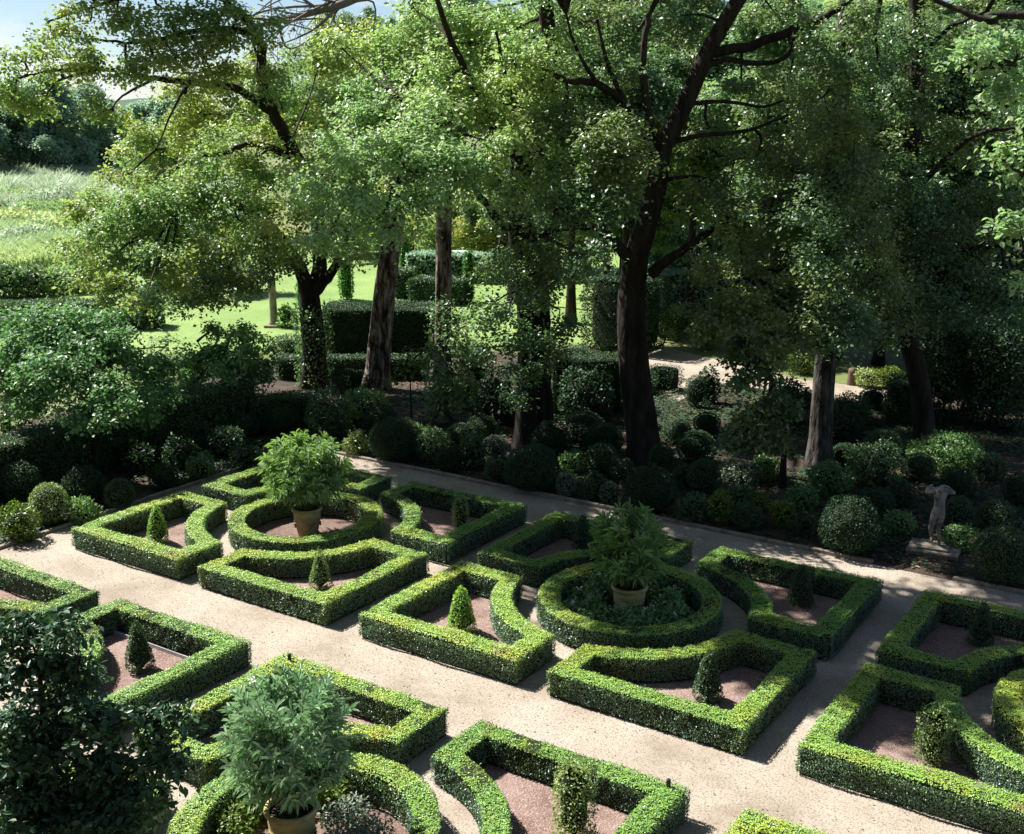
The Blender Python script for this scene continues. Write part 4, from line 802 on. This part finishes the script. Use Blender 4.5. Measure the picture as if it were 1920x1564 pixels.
for i, (px, d, w, h, lab) in enumerate([(15, 92, 5, 1.9, 'low bush in the pale meadow at the left edge'), (70, 100, 6, 2.1, 'wide low bush in the pale meadow beside the oak'), (45, 82, 4, 1.5, 'small bush at the near edge of the pale meadow'), (110, 86, 5, 2.0, 'bush in the meadow half behind the oak leaves'), (5, 112, 6, 2.4, 'bush at the far edge of the pale meadow'), (120, 110, 6, 2.6, 'bush at the far edge of the meadow beside the oak')]):
    c = at(px, 345, d); plant_blob('meadow_bush', (c[0], c[1], 0), w / 2, h / 2, lab, 'shrub', 'low bushes in the meadow', ('reed', 'oak', 'reedfar')[i % 3], 780 + i, 'dome', L=.28, W=.14, dens=90, loose=.9)
# house glimpse
def house():
    b = at(246, 234, 260) * [1, 1, 0]; root = thing('house', b, 'tiny distant house with a red tiled roof between the oak sprays', 'house'); rz = YAW
    z = at(246, 232, 260)[2]
    w = MB(); box(w, b + [0, 0, z / 2], (9, 6, z), 0, rz); w.build('wall', M['whitewall'], root, b)
    r = MB(); V = np.array([(-4.8, -3.4, 0), (4.8, -3.4, 0), (4.8, 3.4, 0), (-4.8, 3.4, 0), (-4.8, 0, 1.8), (4.8, 0, 1.8)]); c_, s_ = math.cos(rz), math.sin(rz)
    V = np.c_[V[:, 0] * c_ - V[:, 1] * s_, V[:, 0] * s_ + V[:, 1] * c_, V[:, 2] + z + .003] + b
    r.add(V, [(0, 1, 5, 4), (2, 3, 4, 5), (3, 2, 1, 0)]); r.add(V, [(0, 4, 3), (1, 2, 5)]); r.build('roof', M['rooftile'], root, b)
house()
def facade():
    b = np.array([0., -4.0, 0.]); root = thing('stone_house', b, 'tall pale stone house from whose upper window the garden is seen', 'house'); w = MB()
    xs = [-42, -36, -34.6, -29, -27.6, -22, -20.6, -15, -13.6, -8, -6.6, -.8, .8, 6.6, 8, 13.6, 15, 22]; zs = [0, 1.2, 3.6, 7.4, 9.9, 13.5]
    for i in range(len(xs) - 1):
        for k in range(len(zs) - 1):
            op = i % 2 == 1 and k in (1, 3); yy = -4.35 if op else -4.0
            x0, x1, z0, z1 = xs[i], xs[i + 1], zs[k], zs[k + 1]
            if op:
                g = MB(); g.add([(x0, yy, z0), (x1, yy, z0), (x1, yy, z1), (x0, yy, z1)], [(1, 0, 3, 2)]); g.build('window', M['glass'], root, b)
                w.add([(x0, -4, z0), (x1, -4, z0), (x1, yy, z0), (x0, yy, z0), (x0, -4, z1), (x1, -4, z1), (x1, yy, z1), (x0, yy, z1)], [(0, 1, 2, 3), (7, 6, 5, 4), (0, 3, 7, 4), (1, 5, 6, 2)])
            else: w.add([(x0, yy, z0), (x1, yy, z0), (x1, yy, z1), (x0, yy, z1)], [(1, 0, 3, 2)])
    w.add([(-42, -4, 0), (-42, -13, 0), (-42, -13, 13.5), (-42, -4, 13.5), (22, -4, 0), (22, -13, 0), (22, -13, 13.5), (22, -4, 13.5)], [(0, 3, 2, 1), (4, 5, 6, 7)])
    w.build('wall', M['housewall'], root, b)
    r = MB(); r.add([(-42.6, -3.5, 13.5), (22.6, -3.5, 13.5), (22.6, -13, 17), (-42.6, -13, 17)], [(0, 1, 2, 3)]); r.build('roof', M['rooftile'], root, b)
facade()
# ------------------------------------------------------------------ foreground shrub
tree('camellia_bush', at(60, 1500, 9.6) * [1, 1, 0], 'dark glossy shrub close up in the lower left corner', 'shrub',
     [([at(60, 1500, 9.6) * [1, 1, 0], (60, 1500, 9.6), (80, 1350, 9.6), (70, 1230, 9.7)], .07, .02), ([(62, 1450, 9.6), (160, 1380, 9.4), (260, 1340, 9.4), (320, 1310, 9.4)], .03, .008), ([(60, 1500, 9.6), (180, 1470, 9.3), (270, 1440, 9.3)], .03, .008),
      ([(75, 1400, 9.6), (130, 1300, 9.5), (150, 1200, 9.5)], .02, .006)],
     [(30, 1180, 50, 48, 9.8), (90, 1235, 65, 60, 9.7), (60, 1370, 95, 100, 9.6), (190, 1330, 58, 45, 9.5), (275, 1345, 40, 28, 9.4, 0, .8), (180, 1440, 75, 65, 9.4), (60, 1510, 100, 75, 9.5), (235, 1480, 38, 40, 9.3), (120, 1165, 24, 18, 9.6, 0, .6), (310, 1385, 24, 16, 9.4, 0, .6),
      (130, 1300, 60, 50, 9.9), (270, 1430, 34, 26, 9.3, 0, .7), (160, 1540, 80, 45, 9.2), (10, 1270, 50, 60, 10), (318, 1332, 26, 22, 9.4, 0, .8), (322, 1418, 28, 24, 9.3, 0, .8), (100, 1550, 110, 50, 9.3), (240, 1545, 50, 42, 9.2), (20, 1440, 60, 110, 9.7), (290, 1480, 26, 30, 9.2, 0, .7)],
     ['near'], seed=24, L=.072, W=.038, rc=.15, per=360, six=True, dens=2.0, twig=.0028)

# ------------------------------------------------------------------ pots and oleanders
def lathe(mb, prof, c, n=32, m=0, wobble=None):
    a = np.linspace(0, 2 * PI, n, endpoint=False); V = []
    for r, z in prof:
        rr = np.full(n, r)
        if wobble: rr = rr + wobble(a, z)
        V.append(np.c_[rr * np.cos(a), rr * np.sin(a), np.full(n, z)])
    V = np.concatenate(V) + np.asarray(c, float); i = np.arange(len(prof) - 1)[:, None] * n; j = np.arange(n)[None]
    mb.add(V, np.stack([i + j, i + (j + 1) % n, i + n + (j + 1) % n, i + n + j], -1).reshape(-1, 4), m, True)
def pot(x, y, label):
    b = (x, y, .014); root = thing('terracotta_pot', b, label, 'pot', 'terracotta pots of the ring beds'); mb = MB()
    swag = lambda a, z: .010 * np.clip(np.sin(a * 5) * .6 + .5, 0, 1) * (1 if .36 < z < .50 else 0)
    lathe(mb, [(.0, .0), (.205, .0), (.215, .02), (.225, .06), (.245, .18), (.262, .28), (.272, .34), (.284, .345), (.284, .365), (.277, .37), (.283, .42), (.289, .47), (.296, .53), (.300, .58)], b, 40, 0, swag)
    mb.build('body', M['terra'], root, b)
    r = MB(); lathe(r, [(.300, .58), (.325, .585), (.338, .60), (.340, .635), (.332, .655), (.315, .662), (.290, .655), (.275, .62), (.270, .58)], b, 40); r.build('rim', M['terra'], root, b)
    s = MB(); lathe(s, [(.272, .585), (.15, .60), (.0, .61)], b, 20); s.build('soil', M['potsoil'], root, b)
    for k in range(4):
        a = k * PI / 2 + .9; q = MB()
        for da in np.linspace(-.5, .5, 3):
            cx, cy, cz = x + .275 * math.cos(a), y + .275 * math.sin(a), .29 - abs(da) * .07
            lathe(q, [(0, -.03), (.02, -.025), (.03, 0), (.02, .025), (0, .03)], (cx - .06 * da * math.sin(a), cy + .06 * da * math.cos(a), cz), 8)
        q.build('ornament', M['terra'], root, b)
def oleander(x, y, label, rx, h, n, seed, L=.15, W=.026, flowers=0, mat='ole', up=.2, zlow=.25):
    rng = np.random.default_rng(seed); b = np.array([x, y, .60]); root = thing('oleander', b, label, 'potted plant', 'oleanders in the terracotta pots'); st = MB(); lf = MB(); fl = MB()
    for k in range(n):
        a = rng.uniform(0, 2 * PI); z = rng.uniform(zlow, 1); r = rx * math.sqrt(max(0, 1 - ((z - .58) / .58) ** 2)) if z < .58 or True else rx
        r *= rng.uniform(.35, 1.) ** .5
        tip = b + np.array([r * math.cos(a), r * math.sin(a), h * z])
        foot = b + np.array([.13 * math.cos(a) * rng.random(), .13 * math.sin(a) * rng.random(), 0])
        mid = foot + (tip - foot) * .5 + np.array([-.12 * r * math.cos(a), -.12 * r * math.sin(a), .10 * h])
        S = smooth_path([foot, mid, tip], 5)
        if k % 2 == 0: tube(st, S, np.linspace(.012, .004, len(S)), 4)
        T = unit(S[-1] - S[-4])
        m = 34; t = rng.random(m) ** .8; base = tip - T * (t * .34)[:, None] * (.6 + .5 * h)
        ph = rng.uniform(0, 2 * PI, m); X = unit(np.cross(T, [.3, .2, .9])); Y = np.cross(T, X)
        d = unit(X * np.cos(ph)[:, None] + Y * np.sin(ph)[:, None] + T * (.75 - .5 * t)[:, None] + [0, 0, up])
        nor = unit(T + rng.normal(size=(m, 3)) * .45 + [0, 0, .3]); nor = unit(nor - d * np.sum(nor * d, 1, keepdims=True)); w = np.cross(nor, d)
        l = L * rng.uniform(.65, 1.15, (m, 1)); ww = W * .5
        p1 = base + d * l * .4; p2 = base + d * l * .75 - [0, 0, .1] * l; tp = base + d * l - [0, 0, .28] * l
        V = np.stack([base, p1 + w * ww, p2 + w * ww * .8, tp, p2 - w * ww * .8, p1 - w * ww], 1).reshape(-1, 3); i = np.arange(m)[:, None] * 6
        lf.add(V, np.concatenate([i + [0, 1, 2, 3], i + [0, 3, 4, 5]]), 0)
        if k < flowers:
            P = tip + rng.normal(size=(14, 3)) * .03; leaves(fl, P, unit(rng.normal(size=(14, 3)) + [0, 0, 1]), .04, .035, rng, 0, face=1, up=1)
    st.build('stems', M['stem'], root, b); lf.build('foliage', M[mat], root, b)
    if flowers: fl.build('flowers', M['white'], root, b)
C1, C2, C3 = (X2 - PX, YU + .05), (X2 - .05, YU + .05), tuple(gnd(546, 1512, .66)[:2])
pot(*C1, 'yellow-ochre terracotta pot standing on bare soil in the back left ring'); pot(*C2, 'terracotta pot with garlands among roses, in half shade'); pot(*C3, 'nearest terracotta pot, cut by the bottom edge')
oleander(*C1, 'sunlit domed oleander in the yellow-ochre pot at the back left', 1.0, 1.62, 240, 61, L=.20, W=.042)
oleander(*C2, 'shaded spiky oleander in the pot among roses', .74, 1.5, 90, 62, L=.26, W=.036, up=.6, zlow=.2)
oleander(*C3, 'large foreground oleander with grey-green narrow leaves', .84, 1.74, 210, 63, L=.205, W=.034, flowers=1, zlow=.2, mat='olegrey', up=.5)
# ring planting
def low_plants(name, cx, cy, r0, r1, n, mat, label, cat, seed, h=.3, L=.06, a0=0, a1=2 * PI, dots=0):
    rng = np.random.default_rng(seed)
    for k in range(n):
        a = rng.uniform(a0, a1) if n > 8 else a0 + (a1 - a0) * (k + .5) / n; r = math.sqrt(rng.uniform(r0 * r0, r1 * r1)); hh = h * rng.uniform(.75, 1.25); mb = MB()
        b = np.array([cx + r * math.cos(a), cy + r * math.sin(a), .014]); m = 340
        D = ball_pts(m, rng); P = b + [0, 0, hh * .5] + D * [.24, .24, hh * .5] * (rng.random((m, 1)) ** .4)
        P[:, 2] = np.maximum(P[:, 2], .03); leaves(mb, P, D, L, L * .62, rng, 0, along=.6, face=.4, up=.6)
        for _ in range(5):
            q = D[rng.integers(m)] * [.2, .2, hh * .4] + [0, 0, hh * .5]; tube(mb, [b, b + q * .6, b + q], [.006, .005, .003], 3, 1)
        if dots and k % 3 == 0:
            P = b + [0, 0, hh] + rng.normal(size=(10, 3)) * .02; leaves(mb, P, unit(rng.normal(size=(10, 3)) + [0, 0, 1]), .035, .03, rng, 2, face=1, up=1)
        tag(mb.build(name, [M[mat], M['stem'], M['white']], None, b), label, cat, 'low plants inside the %s' % cat if False else 'low plants inside the ring hedges')
low_plants('rose_bush', *C2, .56, 1.18, 46, 'rose', 'low rose bush growing around the half-shaded pot in the rose ring', 'rose bush', 81, .48, .075, dots=1)
low_plants('rose_bush', *C3, .5, 1.1, 9, 'lime', 'yellow-green low bush inside the near ring hedge, left of the nearest pot', 'bush', 82, .4, .06, a0=1.7, a1=3.5)
low_plants('blue_shrub', *C3, .55, 1.1, 10, 'pale', 'blue-grey low shrub inside the near ring hedge, right of the nearest pot', 'bush', 83, .5, .05, a0=-.4, a1=1.6)

# ------------------------------------------------------------------ statue
def statue():
    f = gnd(1752, 1021, .16); d = fwd(f); b = np.array([f[0], f[1], 0.]); base_h = .16
    root = thing('statue', b, 'headless stone nude statue with raised elbows among the dark ball bushes', 'statue')
    pl = MB(); box(pl, b + [0, 0, .05], (1.05, .8, .10), 0, .1, .015); box(pl, b + [0, 0, .132], (.62, .52, .058), 0, .1, .012); pl.build('plinth', M['kerb'], root, b)
    # skeleton in the frontal plane: right (image right), up, towards the viewer; metres above plinth
    J = {'pelvis': (.02, .74, 0), 'belly': (.03, .86, .02), 'chest': (.02, 1.04, .0), 'upper': (.03, 1.17, -.01), 'neck': (.035, 1.27, .0), 'stump': (.045, 1.335, .01),
         'shr': (.16, 1.19, -.01), 'elr': (.335, 1.14, .0), 'wrr': (.22, 1.235, -.13), 'hdr': (.13, 1.27, -.17), 'shl': (-.11, 1.195, -.01), 'ell': (-.29, 1.165, .02), 'wrl': (-.18, 1.25, -.12), 'hdl': (-.09, 1.28, -.16),
         'hipr': (.10, .66, 0), 'knr': (.025, .40, .05), 'anr': (.10, .07, -.01), 'toer': (.06, .025, .13), 'hipl': (-.06, .68, 0), 'knl': (-.14, .43, .08), 'anl': (-.03, .13, -.12), 'toel': (-.06, .03, -.02)}
    Rd = {'pelvis': (.135, .10), 'belly': (.115, .09), 'chest': (.14, .10), 'upper': (.13, .085), 'neck': (.055, .055), 'stump': (.045, .045), 'shr': (.065, .06), 'elr': (.046, .046), 'wrr': (.034, .034), 'hdr': (.03, .03), 'shl': (.065, .06), 'ell': (.046, .046), 'wrl': (.034, .034), 'hdl': (.03, .03),
          'hipr': (.092, .09), 'knr': (.06, .06), 'anr': (.037, .037), 'toer': (.035, .025), 'hipl': (.09, .09), 'knl': (.058, .058), 'anl': (.036, .036), 'toel': (.034, .025)}
    E = [('pelvis', 'belly'), ('belly', 'chest'), ('chest', 'upper'), ('upper', 'neck'), ('neck', 'stump'), ('upper', 'shr'), ('shr', 'elr'), ('elr', 'wrr'), ('wrr', 'hdr'), ('upper', 'shl'), ('shl', 'ell'), ('ell', 'wrl'), ('wrl', 'hdl'),
         ('pelvis', 'hipr'), ('hipr', 'knr'), ('knr', 'anr'), ('anr', 'toer'), ('pelvis', 'hipl'), ('hipl', 'knl'), ('knl', 'anl'), ('anl', 'toel')]
    k = list(J); yaw = YAW + math.atan2(-(f @ RT), d) * 0; Rv = RT; Fv = -FW
    V = [tuple(Rv * J[n][0] + Fv * J[n][2] + np.array([0, 0, J[n][1] + base_h])) for n in k]
    me = bpy.data.meshes.new('figure'); me.from_pydata(V, [(k.index(a), k.index(c)) for a, c in E], []); me.materials.append(M['stone'])
    o = link(bpy.data.objects.new('figure', me), root)
    sk = o.modifiers.new('skin', 'SKIN'); sk.use_smooth_shade = True
    lay = me.skin_vertices[0].data if me.skin_vertices else None
    if lay is None:
        bpy.context.view_layer.objects.active = o; bpy.ops.mesh.customdata_skin_add(); lay = me.skin_vertices[0].data
    for i, n in enumerate(k): lay[i].radius = Rd[n]; lay[i].use_root = (n == 'pelvis')
    ss = o.modifiers.new('subd', 'SUBSURF'); ss.levels = 2; ss.render_levels = 2
statue()
# small things
def stake(px, py, label):
    p = gnd(px, py, HH); b = np.array([p[0], p[1], .01]); mb = MB()
    lathe(mb, [(.0, 0), (.016, 0), (.016, HH + .02), (.03, HH + .025), (.03, HH + .115), (.022, HH + .125), (.0, HH + .125)], b, 12)
    tag(mb.build('sprinkler_stake', M['stake'], None, b), label, 'sprinkler', 'black sprinkler stakes')
stake(543, 1240, 'black sprinkler stake in the corner of the hedge behind the foreground oleander'); stake(1253, 1478, 'black sprinkler stake in the hedge around the tall loose column bush')
def pillar():
    f = gnd(514, 613); d = fwd(f); b = np.array([f[0], f[1], 0]); mb = MB(); s = mpp(d)
    box(mb, b + [0, 0, .06], (.75, .75, .12), 0, YAW, .02)
    lathe(mb, [(.20, .12), (.22, .16), (.19, .22), (.17, .3), (.16, 1.4), (.155, 2.05), (.19, 2.1), (.22, 2.16), (.0, 2.17)], b, 20)
    tag(mb.build('stone_pillar', M['kerb'], None, b), 'pale stone pillar standing on the sunlit lawn', 'pillar')
    q = b + RT * .55 - FW * .1; plant_blob('climbing_rose', (q[0], q[1], 0), .42, .50, 'rose bush with pale flowers at the foot of the stone pillar', 'rose bush', None, 'rose', 91, 'dome', L=.12, W=.08, dens=260, loose=.7)
pillar()
def log():
    f = gnd(1597, 722); b = np.array([f[0], f[1], 0]); mb = MB(); tube(mb, smooth_path([b, b + [0, 0, .35], b + [.03, 0, .62]], 4), [.18, .17, .165, .16, .155, .155, .155, .15, .0], 14, 0, .04)
    tag(mb.build('wooden_log', M['timber'], None, b), 'cut wooden log standing at the edge of the pale garden path', 'log')
log()
def planter(px, py, w, h, label):
    p = gnd(px, py); d = fwd(p); mb = MB(); box(mb, np.array([p[0], p[1], h / 2]), (w, .8, h), 0, YAW, .03); box(mb, np.array([p[0], p[1], h + .033]), (w + .12, .92, .06), 0, YAW, .02)
    tag(mb.build('stone_planter', M['whitewall'], None, (p[0], p[1], 0)), label, 'planter')
planter(866, 522, 1.0, 1.5, 'white stone planter block left of the tall bright cypress column')
def edging():
    mb = MB(); box(mb, (-15.2, 12.20, .045), (3.0, .012, .07), 0, 0); o = mb.build('bed_edging', M['edging'], None, (-15.2, 12.2, 0)); tag(o, 'thin pale metal edging strip under the hedge of the brownish-cone bed', 'edging')
edging()
# leaf litter and fallen leaves (nobody could count them)
def litter(name, x0, x1, y0, y1, n, mat, seed, L=.06, z=.02, keep=None):
    rng = np.random.default_rng(seed); P = np.c_[rng.uniform(x0, x1, n), rng.uniform(y0, y1, n), np.full(n, z) + rng.random(n) * .015]; k = wob(P, .8, seed) + rng.random(n) > .3
    P = P[k]; mb = MB(); leaves(mb, P, np.tile([0, 0, 1.], (len(P), 1)), L, L * .6, rng, 0, along=0, face=1.2, up=1); tag(mb.build(name, M[mat]), kind='stuff')
litter('leaf_litter', -26, 8, 23.3, 37, 26000, 'litter', 95, .09)
litter('fallen_leaves', -22, 4, 12.7, 14.4, 500, 'litter', 96, .035, .012)
litter('fallen_leaves', -22, 4, 21.3, 23.0, 500, 'litter', 99, .045, .012)
litter('fallen_leaves', -21, 3, 9, 21, 1500, 'litter', 94, .035, .018)
litter('floor_shade_leaves', -24, 6, 23.4, 37, 80000, 'yew', 97, .11, .06)  # dark leaves added to deepen the shade on the woodland floor
litter('bed_shade_leaves', -25.6, -22.4, 12, 26, 16000, 'yew', 98, .10, .05)  # dark leaves added over the left bed in place of missing shade

# ------------------------------------------------------------------ light, sky, camera
EL, AZ = math.radians(50), math.radians(2)          # sun height; direction the shadows fall (from +x)
dvec = Vector((math.cos(EL) * math.cos(AZ), math.cos(EL) * math.sin(AZ), -math.sin(EL)))
sun = bpy.data.lights.new('sun', 'SUN'); sun.energy = 5.0; sun.angle = math.radians(.5); sun.color = (1., .975, .92)
so = bpy.data.objects.new('sun', sun); so.rotation_euler = dvec.to_track_quat('-Z', 'Y').to_euler(); link(so)
w = bpy.data.worlds.new('World'); sc.world = w; w.use_nodes = True; nt = w.node_tree; nt.nodes.clear()
sky = mk(nt, 'ShaderNodeTexSky', sky_type='NISHITA', sun_disc=False, sun_elevation=EL, sun_rotation=math.atan2(-dvec.x, -dvec.y), air_density=.8, dust_density=.3, ozone_density=2.)
tc = mk(nt, 'ShaderNodeTexCoord'); mp = mk(nt, 'ShaderNodeMapping'); mp.inputs['Scale'].default_value = (1, 1, 2.6); nt.links.new(tc.outputs['Generated'], mp.inputs[0])
nz = mk(nt, 'ShaderNodeTexNoise', i_Scale=3.2, i_Detail=9., i_Roughness=.58); nt.links.new(mp.outputs[0], nz.inputs['Vector'])
cl = ramp(nt, [(.57, (0, 0, 0)), (.68, (1, 1, 1))], nz.outputs[0])
mx = mk(nt, 'ShaderNodeMixRGB'); nt.links.new(cl, mx.inputs[0]); nt.links.new(sky.outputs[0], mx.inputs[1]); mx.inputs[2].default_value = (8.5, 8.6, 8.8, 1)
bgn = mk(nt, 'ShaderNodeBackground', i_Strength=.05); nt.links.new(mx.outputs[0], bgn.inputs[0])
ow = mk(nt, 'ShaderNodeOutputWorld'); nt.links.new(bgn.outputs[0], ow.inputs[0])
cam = bpy.data.cameras.new('camera'); cam.lens = FPX / 1920 * 36; cam.sensor_width = 36; cam.sensor_fit = 'HORIZONTAL'; cam.clip_end = 6000; cam.clip_start = .1
co = bpy.data.objects.new('camera', cam); co.location = (0, 0, CAM_H); co.rotation_euler = (PI / 2 - PITCH, 0, YAW); link(co); sc.camera = co
sc.view_settings.view_transform = 'Standard'; sc.view_settings.look = 'None'; sc.view_settings.exposure = 1.28; sc.view_settings.gamma = 1
cy = sc.cycles; cy.max_bounces = 6; cy.diffuse_bounces = 2; cy.glossy_bounces = 2; cy.transmission_bounces = 4; cy.caustics_reflective = False; cy.caustics_refractive = False; cy.use_denoising = True
